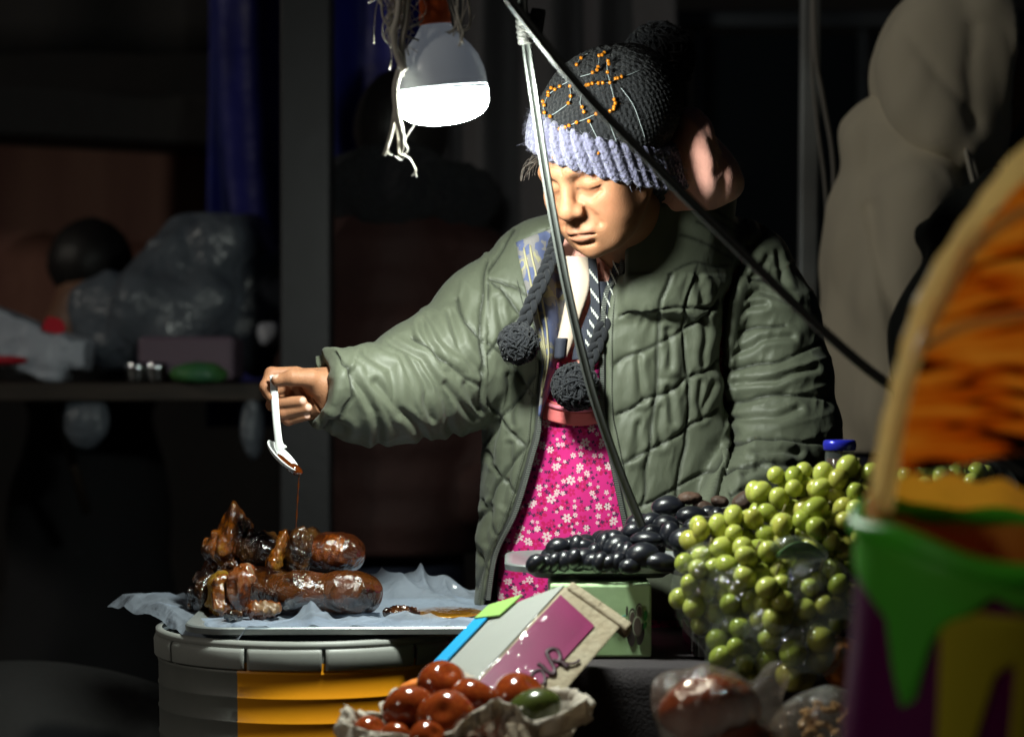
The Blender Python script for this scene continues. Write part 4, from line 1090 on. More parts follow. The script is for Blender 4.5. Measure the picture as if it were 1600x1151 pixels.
at = dr.data.attributes.new('uvp', 'FLOAT_VECTOR', 'POINT'); uv = np.stack([Vv[:, 0]*1.02+.12*(Vv[:, 1]-3.35), Vv[:, 2], Vv[:, 0]*0], 1).astype(np.float32); at.data.foreach_set('vector', uv.ravel())
def band(pxs, wd, name, m, parent, off=.004, thick=.0045):
    pts = smooth_line([P(x, y, 3.37) for x, y in pxs], 40); g = MB(); pp = []
    for c_ in pts:
        y = 3.2
        for _ in range(50): y += float(np.clip(torso(np.array([[c_[0]], [y], [c_[2]]]), .029)[0], -.01, .02))*.7
        pp.append((c_[0], y-off, c_[2]))
    g.tube(pp, [wd/2]*len(pp), 12, True, thick/wd, up=(0, 1, 0)); return g.build(name, m, parent)
band([(835,632),(870,645),(905,650),(935,645),(958,632)], .030, 'waist_band', m_coral, dr, .004, .006)
band([(838,624),(870,636),(905,641),(935,636),(958,622)], .006, 'band_piping', mat('pink_piping', (.75, .22, .30), .6), dr, .009, .004)
band([(858,562),(876,572),(900,575),(925,568),(948,546)], .012, 'neck_binding', mat('binding_pink', (.70, .04, .20), .6), dr, .004, .005)
band([(830,880),(870,890),(920,894),(960,880),(985,862)], .004, 'hem_piping', m_mag, dr, .006, .004)

# skirt, shoes (mostly hidden by the stall)
m_skirt = mat('dark_skirt', (.012, .012, .016), .9, bump=(40, .4, .004))
def skirt(p):
    t = np.clip((.75-p[2])/.6, 0, 1); d = np.sqrt(((p[0]-.17)/(.19+.05*t))**2+((p[1]-3.52)/(.14+.05*t))**2)-1; d = d*.15
    d = d + cloth_fold(p, 10, .010, (1, 1, .08), 2); d = smax(d, p[2]-.84, .01); return smax(d, .14-p[2], .008)
Vv, F = polygonize(skirt, (-.15, 3.25, .1), (.5, 3.8, .9), .014, 1); meshnp('skirt', Vv, F, m_skirt, woman)
for x in (-.09, .10):
    c_ = np.array([.17+x*1.15, 3.47, .045])
    o = lump('shoe', c_, (.05, .12, .05), m_skirt, None, None, 1, .05, 1, .012, .002, parent=woman)

# bracelet
cc = H(528, 612, 4); ax_ = H(600, 622, 14)-H(500, 608, 2); ax_ /= np.linalg.norm(ax_)
u = np.cross(ax_, (0, 0, 1)); u /= np.linalg.norm(u); v = np.cross(ax_, u)
g = MB(); ring = [cc + (u*math.cos(a)+v*math.sin(a))*.0315 for a in np.linspace(0, 2*np.pi, 49)]
g.tube(ring, .0028, 8, False); br = g.build('bracelet', mat('bracelet_dark', (.05, .05, .05), .5, .3), woman)
g = MB()
for a in np.linspace(0, 2*np.pi, 40, endpoint=False):
    c2 = cc + (u*math.cos(a)+v*math.sin(a))*.0318 - ax_*.0028; bmv = bmesh.new(); bmesh.ops.create_icosphere(bmv, subdivisions=1, radius=.0019)
    g.add([V3(c2)+q.co for q in bmv.verts], [tuple(x.index for x in f_.verts) for f_ in bmv.faces]); bmv.free()
g.build('bracelet_beads', mat('bead_grey', (.35, .34, .33), .4, .2), br)

# braids and pompoms hanging from the hat
braid([toworld((-.055, .0, -.02)), P(872, 365, 3.375), P(862, 400, 3.345), P(846, 440, 3.322), P(828, 480, 3.315), P(817, 510, 3.312)], .0082, crn)
pompom(P(810, 537, 3.305), .0285, crn, 3)
braid([toworld((.066, .035, -.065)), P(1000, 390, 3.42), P(985, 430, 3.40), P(962, 470, 3.372), P(944, 505, 3.352), P(930, 545, 3.340), P(915, 575, 3.33)], .0085, crn)
pompom(P(899, 604, 3.322), .033, crn, 5, 640)
pompom(P(1030, 92, 3.62), .055, crn, 8, 700)
# ------------------------------------------------------------------ bulb on its lamp holder, raffia
BD = 2.92
lamp = empty('hanging_bulb', P(684, -60, BD), 'big lit white LED bulb hanging from an orange socket', 'light bulb')
Mb = Matrix.Translation(V3(P(690, 138, BD))) @ Matrix.Rotation(R(-5.5), 4, 'Y') @ Matrix.Rotation(R(4), 4, 'X')
k = BD/FPX
def bm_(prof): return [(r_*k, z*k) for r_, z in prof]
m_lampw = mat('bulb_housing', (.62, .66, .70), .35, coat=.2, emis=((.75, .85, 1.0), .08))
m_emit = mat('bulb_diffuser', (.9, .95, .9), .4, emis=((.93, 1.0, .90), BULB))
m_or = mat('orange_socket', (.85, .15, .03), .35, bump=(40, .15, .002))
g = MB(); g.lathe(bm_([(72, 0), (71.5, 12), (69, 28), (62, 48), (52, 63), (42, 74), (32, 85), (26, 94), (23, 102), (22, 108)]), 72, Mb, (False, True)); g.build('housing', m_lampw, lamp, bev=0)
g = MB(); g.lathe(bm_([(71, 0), (73.5, -1), (74, -3), (72.6, -6)]), 72, Mb); g.build('rim', m_lampw, lamp)
g = MB(); g.lathe(bm_([(1, -57), (20, -56), (38, -53), (52, -48), (62, -42), (68, -35), (71, -27), (72, -18), (72, -5)]), 64, Mb, (True, False)); g.build('diffuser', m_emit, lamp)
g = MB(); g.lathe(bm_([(22, 95), (23.5, 97), (23.5, 103), (22, 105)]), 48, Mb); g.build('screw_ring', mat('screw_metal', (.7, .6, .5), .2, 1), lamp)
g = MB(); g.lathe(bm_([(20, 99), (25, 99), (25.5, 103), (25, 114), (23, 120), (22.5, 170), (20, 178), (8, 184), (4, 190)]), 48, Mb, (False, True)); g.build('socket', m_or, lamp)
g = MB(); top = Mb @ Vector((0, 0, 186*k)); g.tube(smooth_line([np.array(top), np.array(top)+np.array([-.01, 0, .25]), np.array(top)+np.array([.01, .02, .9])], 20), .0035, 8); g.build('lamp_cord', m_cable, lamp)

m_raf = mat('raffia_white', (.80, .76, .68), .7, bump=(60, .3, .002, (1, 1, .2)))
def raffia(pts, r, d=BD-.07, fl=.35, n=40, g=None):
    g = g or MB(); g.tube(smooth_line([P(x, y, d+(o_[0] if o_ else 0)) for x, y, *o_ in pts], n), r, 6, True, fl); return g
rg = MB(); rr = random.Random(11)
D1 = -.062
main = [[(628,-60),(622,20),(615,55),(622,90),(634,110)],[(640,-60),(634,30),(628,70),(630,100),(626,118)],[(634,108),(622,112),(616,130),(618,160),(619,185),(622,215),(624,243)],
 [(628,-60),(612,-10),(612,40),(618,80),(628,104)]]
for i, m_ in enumerate(main): raffia(m_, .0048 if i < 2 else .0042, BD+D1+.004*i, g=rg)
raffia([(624, 110), (618, 140), (621, 180), (628, 215), (626, 246)], [.005]*34+[.004, .003, .002, .0015, .001, .0008], BD+D1-.004, g=rg)
raffia([(617, 170), (613, 200), (604, 232), (600, 243)], .0028, BD+D1-.003, g=rg); raffia([(648, 194), (638, 210), (630, 225), (627, 240)], .0018, BD+D1-.002, g=rg)
raffia([(626, 240), (640, 248), (648, 262), (651, 277)], .0017, BD+D1-.002, g=rg); raffia([(622, 215), (634, 226), (637, 236), (630, 242)], .0012, BD+D1-.004, g=rg)
raffia([(607, 222), (606, 238), (613, 243)], .0009, BD+D1-.004, g=rg); raffia([(650, 262), (648, 270), (644, 275)], .0009, BD+D1-.002, g=rg); raffia([(618, 244), (626, 250), (632, 246)], .0011, BD+D1-.002, g=rg)
for i in range(46):
    x0 = 622+rr.gauss(0, 10); y0 = rr.uniform(-70, 20); L_ = rr.uniform(40, 110); sw = rr.uniform(-30, 45)
    raffia([(x0, y0, rr.uniform(-.01, .04)), (x0+sw*.7, y0+L_*.45, rr.uniform(-.01, .05)), (x0+sw*rr.uniform(-.2, 1.), y0+L_*.8), (x0+sw*rr.uniform(0, 1.2), y0+L_)], rr.choice([.0006, .0008, .0011, .0016]), BD+D1+.01, n=16, g=rg)
for i in range(12):
    x0 = 700+rr.uniform(-12, 14); raffia([(x0, -60), (x0+rr.uniform(0, 20), -5), (x0+rr.uniform(5, 24), 40), (x0+rr.uniform(-6, 20), rr.uniform(50, 72))], rr.choice([.0006, .0009, .0014]), BD-.03, n=16, g=rg)
raffia([(575,5),(585,0),(600,-6),(622,-30)], .0035, BD+D1, g=rg); raffia([(596,0),(598,25),(608,45),(612,60)], .0016, BD+D1, g=rg); raffia([(742,24),(733,38),(722,41)], .0008, BD-.02, g=rg)
raffia([(712,10),(720,40),(724,52),(717,73)], .0018, BD-.04, g=rg)
props(rg.build('raffia_strands', m_raf), 'frayed white raffia string tied round the bulb and dangling below it', 'string')

# ------------------------------------------------------------------ umbrella ribs in front of the woman
um = empty('umbrella_frame', P(820, 0, 2.95), 'bare grey metal ribs of a folded market umbrella crossing in front of the woman', 'umbrella frame')
m_bar = mat('bar_metal', (.13, .14, .135), .42, .4, noise=(12, (.08, .085, .08), .5, (1, 1, .2)), bump=(120, .35, .002, (1, 1, .1)))
m_bar2 = mat('bar_dark', (.030, .034, .033), .55, .2, noise=(12, (.03, .032, .03), .5), bump=(120, .3, .002))
def profile_bar(pts, wd, dp, m, name):
    C_ = smooth_line([P(*q) for q in pts], 60); g = MB(); V = []
    prof = [(-.5, .5), (-.5, -.2), (-.32, -.5), (-.1, -.36), (.1, -.36), (.32, -.5), (.5, -.2), (.5, .5)]
    for i, c_ in enumerate(C_):
        t = C_[min(i+1, 59)]-C_[max(i-1, 0)]; t /= np.linalg.norm(t); u = np.cross((0, 1, 0), t); u /= np.linalg.norm(u); v = np.array([0, 1, 0])
        V += [c_ + u*a*wd + v*b*dp for a, b in prof]
    n_ = 8; F_ = [(i*n_+a, (i+1)*n_+a, (i+1)*n_+(a+1) % n_, i*n_+(a+1) % n_) for i in range(59) for a in range(n_)] + [tuple(range(n_)), tuple(range(59*n_, 60*n_))[::-1]]
    g.add(V, F_); return g.build(name, m, um, False)
profile_bar([(812, -260, 2.93), (815, -40, 2.95), (822, 60, 2.96), (836, 160, 2.97), (856, 290, 2.985), (886, 450, 3.0), (922, 600, 3.02), (962, 720, 3.04), (1003, 822, 3.055)], .0125, .013, m_bar, 'rib')
profile_bar([(600, -260, 2.66), (790, -10, 2.64), (905, 135, 2.62), (1030, 265, 2.60), (1160, 395, 2.58), (1290, 520, 2.56), (1396, 606, 2.55), (1600, 740, 2.52)], .0112, .010, m_bar2, 'rib')
g = MB(); J = smooth_line([P(817, 22, 2.945), P(819, 45, 2.95), P(822, 68, 2.955)], 16); g.tube(J, [.010+.0012*math.sin(i*2.3) for i in range(16)], 12); g.build('tape_wrap', mat('tape_grey', (.12, .12, .115), .5, bump=(60, .8, .004)), um)
g = MB()
for i in range(9):
    y0 = 24+i*5; g.tube([P(811, y0, 2.937), P(820, y0+rr.uniform(-3, 5), 2.932), P(829, y0+3, 2.94)], .0010, 5)
g.build('wire_wrap', m_cable, um)
g = MB(); g.box(P(838, 40, 2.965), (.020, .008, .045), Matrix.Rotation(R(8), 3, 'Y')); g.build('bracket', m_bar2, um, False, bev=.003)

# ------------------------------------------------------------------ pail, metal tray, plastic sheet
bx = P(487, 0, 3.30)[0]; by = 3.30; bz = .6735
pail = empty('orange_pail', (bx, by, 0), 'tall ribbed pail with an orange wrap and white rim under the syrup tray', 'pail')
m_pb = mat('pail_grey', (.20, .21, .19), .5, noise=(5, (.13, .135, .125), .5), bump=(25, .2, .004))
m_pw = mat('pail_white', (.38, .39, .37), .45, noise=(7, (.24, .25, .23), .45), bump=(25, .1, .003))
m_po = mat('pail_orange', (.88, .32, .008), .38, noise=(3, (.80, .36, .01), .5, (1, 1, .5)), bump=(25, .1, .003), trans=0)
Mp = Matrix.Translation((bx, by, 0))
def prz(z): return .212+.012*z/.68
prof = [(prz(0)-.004, .002), (prz(0), .01)]
for zb in (.05, .15, .25, .35, .45, .525, .562, .596, .630):
    r_ = prz(zb); prof += [(r_, zb-.003), (r_+.0012, zb-.001), (r_+.0012, zb+.001), (r_, zb+.003)]
prof += [(prz(.66), .645), (prz(.68), bz-.004), (prz(.68)-.004, bz-.002)]
g = MB(); g.lathe(prof, 128, Mp, (True, False)); g.build('bucket_wall', m_pb, pail)
def arcsurf(prof_, a0, a1, n, m, name, parent, off=0):
    V = []; 
    for r_, z in prof_:
        for a in np.linspace(a0, a1, n): V.append((bx+(r_+off)*math.sin(a), by-(r_+off)*math.cos(a), z))
    mm_ = len(prof_); F_ = [(i*n+j, i*n+j+1, (i+1)*n+j+1, (i+1)*n+j) for i in range(mm_-1) for j in range(n-1)]
    return meshnp(name, np.array(V), F_, m, parent)
aw = math.asin((P(373, 0, 3.10)[0]-bx)/.222)
arcsurf([q for q in prof if q[1] < .648], aw, 2.0, 90, m_po, 'orange_wrap', pail, .0016)
# rim skirt segments with notches
sk = [(prz(.68)+.002, .6355), (prz(.68)+.0035, .6375), (prz(.68)+.0045, .658), (prz(.68)+.003, .6625), (prz(.68)-.002, .6645)]
edges = [math.asin(np.clip((P(x, 0, 3.08)[0]-bx)/.231, -1, 1)) for x in (250, 382, 507, 648, 700)]
edges = [-2.6, -2.1] + edges + [1.7, 2.2, 2.7]
for a, b in zip(edges[:-1], edges[1:]):
    o = arcsurf(sk, a+.012, b-.012, 24, m_pw, 'rim_segment', pail); q = o.modifiers.new('s', 'SOLIDIFY'); q.thickness = .003; q.offset = 0
g = MB(); g.lathe([(prz(.68)-.004, .6625), (prz(.68)+.003, .665), (prz(.68)+.003, .6735), (prz(.68)-.006, .6745)], 128, Mp); g.build('rim', m_pw, pail)

TZ2 = bz+.017
tray = empty('syrup_tray', (-.22, 3.26, bz), 'rectangular metal tray lined with plastic holding the glazed sweet potatoes', 'tray')
m_met = mat('tray_metal', (.52, .55, .55), .42, .7, noise=(8, (.36, .40, .40), .5), bump=(25, .25, .003))
def rect_tray(c, sx, sy, z0, z1, rz, m, root, r=.03, flare=.022, lip=.008, n=10):
    M = Matrix.Translation((c[0], c[1], 0)) @ Matrix.Rotation(R(rz), 4, 'Z')
    def ringp(ex, z):
        out = []; rr_ = max(.004, r+ex)
        for qx, qy, a0 in ((1, 1, 0), (-1, 1, 90), (-1, -1, 180), (1, -1, 270)):
            for a in np.linspace(a0, a0+90, n): out.append(M @ Vector((qx*(sx/2+ex-rr_)+rr_*math.cos(R(a)), qy*(sy/2+ex-rr_)+rr_*math.sin(R(a)), z)))
        return out
    lev = [(-.004, z0), (0, z0+.003), (flare, z1-.004), (flare+lip*.9, z1-.009), (flare+lip+.001, z1-.009), (flare+lip+.002, z1-.001), (flare+lip, z1+.001), (flare-.001, z1), (flare-.003, z1-.003), (-.002, z0+.006), (-.006, z0+.003)]
    g = MB(); V = []; 
    for ex, z in lev: V += ringp(ex, z)
    k_ = 4*n; F_ = [(i*k_+j, i*k_+(j+1) % k_, (i+1)*k_+(j+1) % k_, (i+1)*k_+j) for i in range(len(lev)-1) for j in range(k_)]
    F_ += [tuple(range(k_))[::-1], tuple(range((len(lev)-1)*k_, len(lev)*k_))]
    g.add(V, F_); return autosmooth(g.build('pan', m, root), 50)
tc_x = (P(330, 0, 3.26)[0]+P(765, 0, 3.26)[0])/2
rect_tray((tc_x, 3.300), P(745, 0, 3.26)[0]-P(315, 0, 3.26)[0], .33, bz+.001, TZ2, 1.5, m_met, tray, r=.04, flare=.02)

# crumpled plastic sheet on the tray, hanging out at the left
m_sheet = film('sheet_plastic', (.74, .84, 1.0), milk=.50, rough=.13, bump=(22, .6, .02), lo=.08)
NX, NY = 200, 110
U, W_ = np.meshgrid(np.linspace(0, 1, NX), np.linspace(0, 1, NY), indexing='ij')
FLx, FRx = P(352, 0, 3.08)[0], P(752, 0, 3.08)[0]; BLx, BRx = P(160, 0, 3.46)[0], P(775, 0, 3.5)[0]
Xs = (1-W_)*(FLx+(FRx-FLx)*U) + W_*(BLx+(BRx-BLx)*U)
Ys = 3.098 + .022*U + W_*(.40+.02*U) + .006*vnoise(np.stack([U*5, W_*0, U*0]), 3)
nn = 1-2*np.abs(vnoise(np.stack([Xs*16, Ys*10, U*0]), 7)); n2 = 1-2*np.abs(vnoise(np.stack([Xs*34+Ys*12, Ys*26, U*0]), 9)); n3 = fbm(np.stack([Xs*8, Ys*8, U*0]), 2, 5)
Zs = bz+.008 + .004*np.clip(nn, 0, 1) + .004*np.clip(n2, 0, 1)
edge = np.clip((W_-.72)/.28, 0, 1); fedge = np.clip((.16-W_)/.16, 0, 1); ledge = np.clip((.10-U)/.10, 0, 1)
Zs = Zs + fedge*.018 + .006*fedge*np.clip(nn, -1, 1)
hump = np.interp(U[:, 0], [0, .55, .62, .70, .78, .86, .93, 1], [.003, .006, .03, .040, .052, .036, .018, .006])[:, None]
Zs = Zs + edge**1.4*hump*(1+.25*n2) + .006*edge*n3
Zs = Zs + np.interp(U[:, 0], [.0, .12, .22, .34, .42, 1], [0, .000, .010, .020, .006, 0])[:, None]*fedge
outl = np.clip((tc_x-.235 - Xs)/.06, 0, 1); Zs = Zs*(1-outl) + outl*(TZ2+.004+.006*nn*np.clip(outl, 0, 1)+.004*n2)
lf = np.clip((.075-U)/.075, 0, 1)*np.clip((.30-W_)/.30, 0, 1); Zs = Zs - lf*.035 - .018*np.clip((.04-U)/.04, 0, 1)
flap = np.clip((.10-W_)/.10, 0, 1)*np.clip((.30-U)/.30, 0, 1); Zs -= flap*.022
ii = np.arange(NX*NY).reshape(NX, NY); FF = np.stack([ii[:-1,:-1], ii[1:,:-1], ii[1:,1:], ii[:-1,1:]], -1).reshape(-1, 4)
sh = meshnp('plastic_sheet', np.stack([Xs, Ys, Zs], -1).reshape(-1, 3), FF, m_sheet)
props(sh, 'crumpled milky plastic sheet lining the metal tray and hanging over its left corner', 'plastic sheet')
m_syr = mat('syrup_stain', (.36, .16, .01), .1, coat=1, noise=(20, (.18, .07, .005), .5))
lump('syrup_puddle', np.array([P(700, 0, 3.36)[0], 3.34, bz+.013]), (.055, .07, .0045), m_syr, 'yellow brown syrup smeared on the plastic at the right of the tray', 'syrup', 3, .5, 1.3, .003)

# ------------------------------------------------------------------ glazed roots
def glaze(name, dark, skin, am=.5, seed=0):
    m = mat(name, dark, .22, coat=1, spec=.6); n = m.node_tree.nodes; l = m.node_tree.links; b = n['Principled BSDF']
    tc = n.new('ShaderNodeTexCoord'); mp = n.new('ShaderNodeMapping'); mp.inputs['Location'].default_value = (seed*3.1, seed, 0); l.new(tc.outputs['Object'], mp.inputs[0])
    t = n.new('ShaderNodeTexNoise'); t.inputs['Scale'].default_value = 18; t.inputs['Detail'].default_value = 6; t.inputs['Distortion'].default_value = 1; l.new(mp.outputs[0], t.inputs['Vector'])
    r = n.new('ShaderNodeValToRGB'); e = r.color_ramp.elements; e[0].position = am-.12; e[0].color = (*dark, 1); e[1].position = am+.10; e[1].color = (*skin, 1)
    q = e.new(am-.02); q.color = (dark[0]*3.2+.03, dark[1]*2.6+.01, dark[2]*1.5, 1)
    l.new(t.outputs[0], r.inputs[0]); l.new(r.outputs[0], b.inputs['Base Color'])
    rr_ = n.new('ShaderNodeMapRange'); rr_.inputs[1].default_value = am-.05; rr_.inputs[2].default_value = am+.12; rr_.inputs[3].default_value = .08; rr_.inputs[4].default_value = .38
    l.new(t.outputs[0], rr_.inputs[0]); l.new(rr_.outputs[0], b.inputs['Roughness'])
    cr = n.new('ShaderNodeMapRange'); cr.inputs[1].default_value = am-.02; cr.inputs[2].default_value = am+.10; cr.inputs[3].default_value = 1; cr.inputs[4].default_value = .25
    l.new(t.outputs[0], cr.inputs[0]); l.new(cr.outputs[0], b.inputs['Coat Weight'])
    t2 = n.new('ShaderNodeTexNoise'); t2.inputs['Scale'].default_value = 75; t2.inputs['Detail'].default_value = 7; l.new(tc.outputs['Object'], t2.inputs['Vector'])
    bp = n.new('ShaderNodeBump'); b.inputs['Coat Roughness'].default_value = .03; bp.inputs['Strength'].default_value = .9; bp.inputs['Distance'].default_value = .006; l.new(t2.outputs[0], bp.inputs['Height'])
    l.new(bp.outputs[0], b.inputs['Normal']); l.new(bp.outputs[0], b.inputs['Coat Normal']); return m
g1 = glaze('glazed_dark', (.012, .0035, .0015), (.075, .020, .006), .55, 1)
g2 = glaze('glazed_tan', (.040, .009, .002), (.20, .12, .06), .56, 2)
g3 = glaze('glazed_flesh', (.045, .013, .0015), (.24, .13, .012), .56, 3)
g4 = glaze('glazed_black', (.008, .004, .003), (.05, .03, .008), .58, 4)
root_ = [
 ([(470, 925, 3.10, .052, .036, .030), (540, 925, 3.10, .046, .036, .030), (575, 928, 3.11, .020, .028, .024), (420, 918, 3.12, .040, .034, .030), (385, 915, 3.13, .024, .03, .028)], 0, g1, 'long dark glazed sweet potato lying across the front of the pile', 21, .16),
 ([(528, 862, 3.16, .036, .034, .0275), (505, 860, 3.16, .026, .03, .024), (548, 866, 3.17, .020, .026, .024)], 0, g2, 'smooth tan and brown glazed sweet potato at the top right of the pile', 22, .12),
 ([(352, 855, 3.18, .028, .03, .024), (364, 834, 3.18, .021, .022, .020), (369, 815, 3.18, .012, .013, .016), (371, 803, 3.18, .006, .007, .010)], -20, g3, 'pointed glazed piece standing highest at the top left of the pile', 23, .35),
 ([(408, 862, 3.17, .030, .03, .026), (395, 845, 3.18, .026, .02, .012), (425, 868, 3.16, .014, .02, .022)], 0, g4, 'dark hollow glazed squash piece behind the falling syrup, left of it', 24, .3),
 ([(436, 860, 3.13, .008, .018, .032), (428, 880, 3.12, .009, .014, .012)], 18, g3, 'yellow edged slice of glazed squash leaning under the syrup stream', 25, .3),
 ([(465, 865, 3.15, .021, .022, .034), (478, 838, 3.16, .020, .02, .009)], 0, g4, 'dark upright glazed squash wedge right under the syrup stream', 26, .25),
 ([(320, 925, 3.16, .018, .03, .030), (312, 940, 3.17, .014, .02, .02)], 0, g4, 'dark glazed chunk at the far left end of the pile', 27, .35),
 ([(345, 925, 3.12, .017, .024, .030), (350, 945, 3.11, .018, .02, .016)], 0, g3, 'orange brown glazed chunk left of the long sweet potato', 28, .35),
 ([(380, 905, 3.11, .020, .026, .020), (376, 930, 3.11, .018, .024, .022)], 0, g2, 'round glazed root end with a tan patch left of the long sweet potato', 29, .25),
 ([(405, 952, 3.05, .020, .016, .011), (425, 950, 3.05, .012, .012, .008)], 0, g2, 'small peeled glazed scrap at the front of the pile', 30, .4),
 ([(622, 958, 3.09, .018, .016, .009), (640, 962, 3.09, .014, .014, .008)], 0, g1, 'small sticky glazed scrap lying alone right of the pile', 31, .45),
 ([(365, 962, 3.03, .011, .012, .008)], 0, g4, 'tiny dark glazed scrap at the front left of the pile', 32, .4),
 ([(335, 890, 3.20, .016, .024, .022), (360, 885, 3.18, .022, .024, .018)], 0, g1, 'dark glazed chunk between the pointed piece and the bottom row', 33, .35),
 ([(470, 925, 3.22, .08, .05, .034), (420, 880, 3.24, .05, .05, .03)], 0, g1, 'large dark glazed root hidden at the back of the pile', 34, .2),
]
GB = bz+.012
for i, (bl, ang, m, lab, seed, amp) in enumerate(root_):
    cps = [(P(x, y, d+.19), (a*1.06, b, c_*1.06), rotm('Y', ang)) for x, y, d, a, b, c_ in bl]
    lump('glazed_root', cps[0][0], cps[0][1], m, lab, 'glazed root', seed, amp*2.0, 3.4, .0024, GB, cps=cps, k=.010, fold=1.3 if amp > .2 else .55, group='glazed roots piled on the tray')

# ------------------------------------------------------------------ spoon and falling syrup
m_sp = mat('spoon_plastic', (.78, .80, .80), .25, coat=.3, bump=(40, .1, .002)); m_hny = mat('syrup', (.12, .022, .002), .08, trans=.35, coat=1)
sp = empty('spoon', H(430, 600, -26), 'white plastic spoon held between finger and thumb, tipping out syrup', 'spoon')
SD = HD-.026
C_ = smooth_line([P(427, 586, SD), P(429, 620, SD-.002), P(432, 660, SD-.002), P(436, 692, SD), P(440, 702, SD+.002)], 30)
g = MB(); g.tube(C_, [.0058]*22+[.0062, .0066, .007, .0074, .008, .0085, .009, .009], 10, True, .33, up=(0, 1, 0)); g.build('handle', m_sp, sp)
# bowl: half ellipsoid shell tilted down to the right
bc = P(443, 711, SD+.004); ex = P(467, 735, SD)-P(419, 688, SD); La = np.linalg.norm(ex)/2; ex /= np.linalg.norm(ex); ez = np.array([ex[2], 0, -ex[0]]); ez = -ez if ez[2] < 0 else ez
tl = .30; ey = np.array([0, 1, 0])*math.cos(tl) + ez*math.sin(tl); ez2 = np.cross(ex, ey); ez2 = ez2 if ez2[2] > 0 else -ez2
V = []; n_ = 32; m_ = 9
for i in range(m_+1):
    a = i/m_*math.pi/2
    for j in range(n_):
        b = 2*math.pi*j/n_; V.append(bc + ex*La*math.cos(b)*math.sin(a) + ey*.019*math.sin(b)*math.sin(a) - ez2*.0105*math.cos(a))
F_ = [(i*n_+j, i*n_+(j+1) % n_, (i+1)*n_+(j+1) % n_, (i+1)*n_+j) for i in range(m_) for j in range(n_)]
o = meshnp('bowl', np.array(V), F_, m_sp, sp); q = o.modifiers.new('s', 'SOLIDIFY'); q.thickness = .0014
tip = bc + ex*La*.96
lump('syrup_pool', bc+ex*.012-ez2*.004, (.017, .012, .003), m_hny, 'amber syrup pooled in the tip of the spoon', 'syrup', 2, .2, 1, .0022, cps=[(bc+ex*.008-ez2*.0055, (.017, .011, .003), np.stack([ex, ey, ez2], 1)), (tip-ez2*.0012, (.004, .003, .0014), np.stack([ex, ey, ez2], 1))])
ts = P(467, 737, SD); g = MB(); L = smooth_line([tip-np.array([.001, 0, .0]), ts, P(466, 760, SD+.002), P(464, 790, SD), P(462, 826, SD)], 50)
L[:, 1] = tip[1] + (L[:, 1]-tip[1])*0
g.tube(L, [.0022]+[.0016]*3+[.0009+.0004*math.sin(i*.7) for i in range(46)], 8); props(g.build('syrup_stream', m_hny), 'thin amber thread of syrup running down from the spoon tip', 'syrup')
def thin(name, c_, k_=.5, rough=.4, noise=None):
    m = mat(name, c_, rough, noise=noise); n = m.node_tree.nodes; l = m.node_tree.links; b = n['Principled BSDF']; t = n.new('ShaderNodeBsdfTranslucent'); t.inputs[0].default_value = (*[min(1, q*1.6) for q in c_], 1)
    x = n.new('ShaderNodeMixShader'); x.inputs[0].default_value = k_; l.new(b.outputs[0], x.inputs[1]); l.new(t.outputs[0], x.inputs[2]); l.new(x.outputs[0], n['Material Output'].inputs[0]); return m
# ------------------------------------------------------------------ the fruit table
TBZ = P(0, 1042, 2.95)[2]
m_cloth = mat('dark_tablecloth', (.045, .036, .040), .9, noise=(6, (.03, .025, .028), .5), bump=(300, .5, .003))
tb = empty('fruit_table', (.32, 3.05, 0), 'low table under a dark cloth carrying the plum tray and the grapes', 'table')
g = MB(); g.box((.42, 3.17, TBZ-.015), (.90, .48, .03)); g.build('tabletop', m_dkwood, tb, False, bev=.004)
for x in (.02, .82):
    for y in (2.97, 3.37):
        g = MB(); g.box((x, y, (TBZ-.03)/2), (.04, .04, TBZ-.03)); g.build('leg', m_dkwood, tb, False, bev=.003)
def cloth_over(x0, x1, y0, y1, z, drop, m, name, amp=.012):
    nx, ny, nd = 80, 20, 24
    xs = np.linspace(x0, x1, nx); prof_ = [(y1, z)]+[(y, z) for y in np.linspace(y1, y0, ny)[1:]]+[(y0-.006, z-.002-drop*t) for t in np.linspace(0, 1, nd)]
    V = []
    for x in xs:
        for i, (y, zz) in enumerate(prof_):
            t = max(0, (z-zz)/drop); yy = y - t*amp*2*(1+float(math.sin(x*46+1.5*math.sin(x*17)))) ; V.append((x, yy, zz))
    n_ = len(prof_); F_ = [(i*n_+j, i*n_+j+1, (i+1)*n_+j+1, (i+1)*n_+j) for i in range(nx-1) for j in range(n_-1)]
    o = meshnp(name, np.array(V), F_, m); q = o.modifiers.new('s', 'SOLIDIFY'); q.thickness = .002; return o
props(cloth_over(-.05, .89, 2.925, 3.42, TBZ+.004, .60, m_cloth, 'tablecloth'), 'dark brownish cloth covering the fruit table and hanging down its front', 'tablecloth')
# lower front bench for tomatoes and bagged fruit
FBZ = .505
fb = empty('front_bench', (.25, 2.68, 0), 'low front bench below the fruit table holding tomatoes and bagged fruit', 'bench')
g = MB(); g.box((.15, 2.68, FBZ-.015), (1.0, .36, .03)); g.build('benchtop', m_dkwood, fb, False, bev=.004)
for x in (-.30, .60):
    for y in (2.54, 2.82):
        g = MB(); g.box((x, y, (FBZ-.03)/2), (.04, .04, FBZ-.03)); g.build('leg', m_dkwood, fb, False, bev=.003)

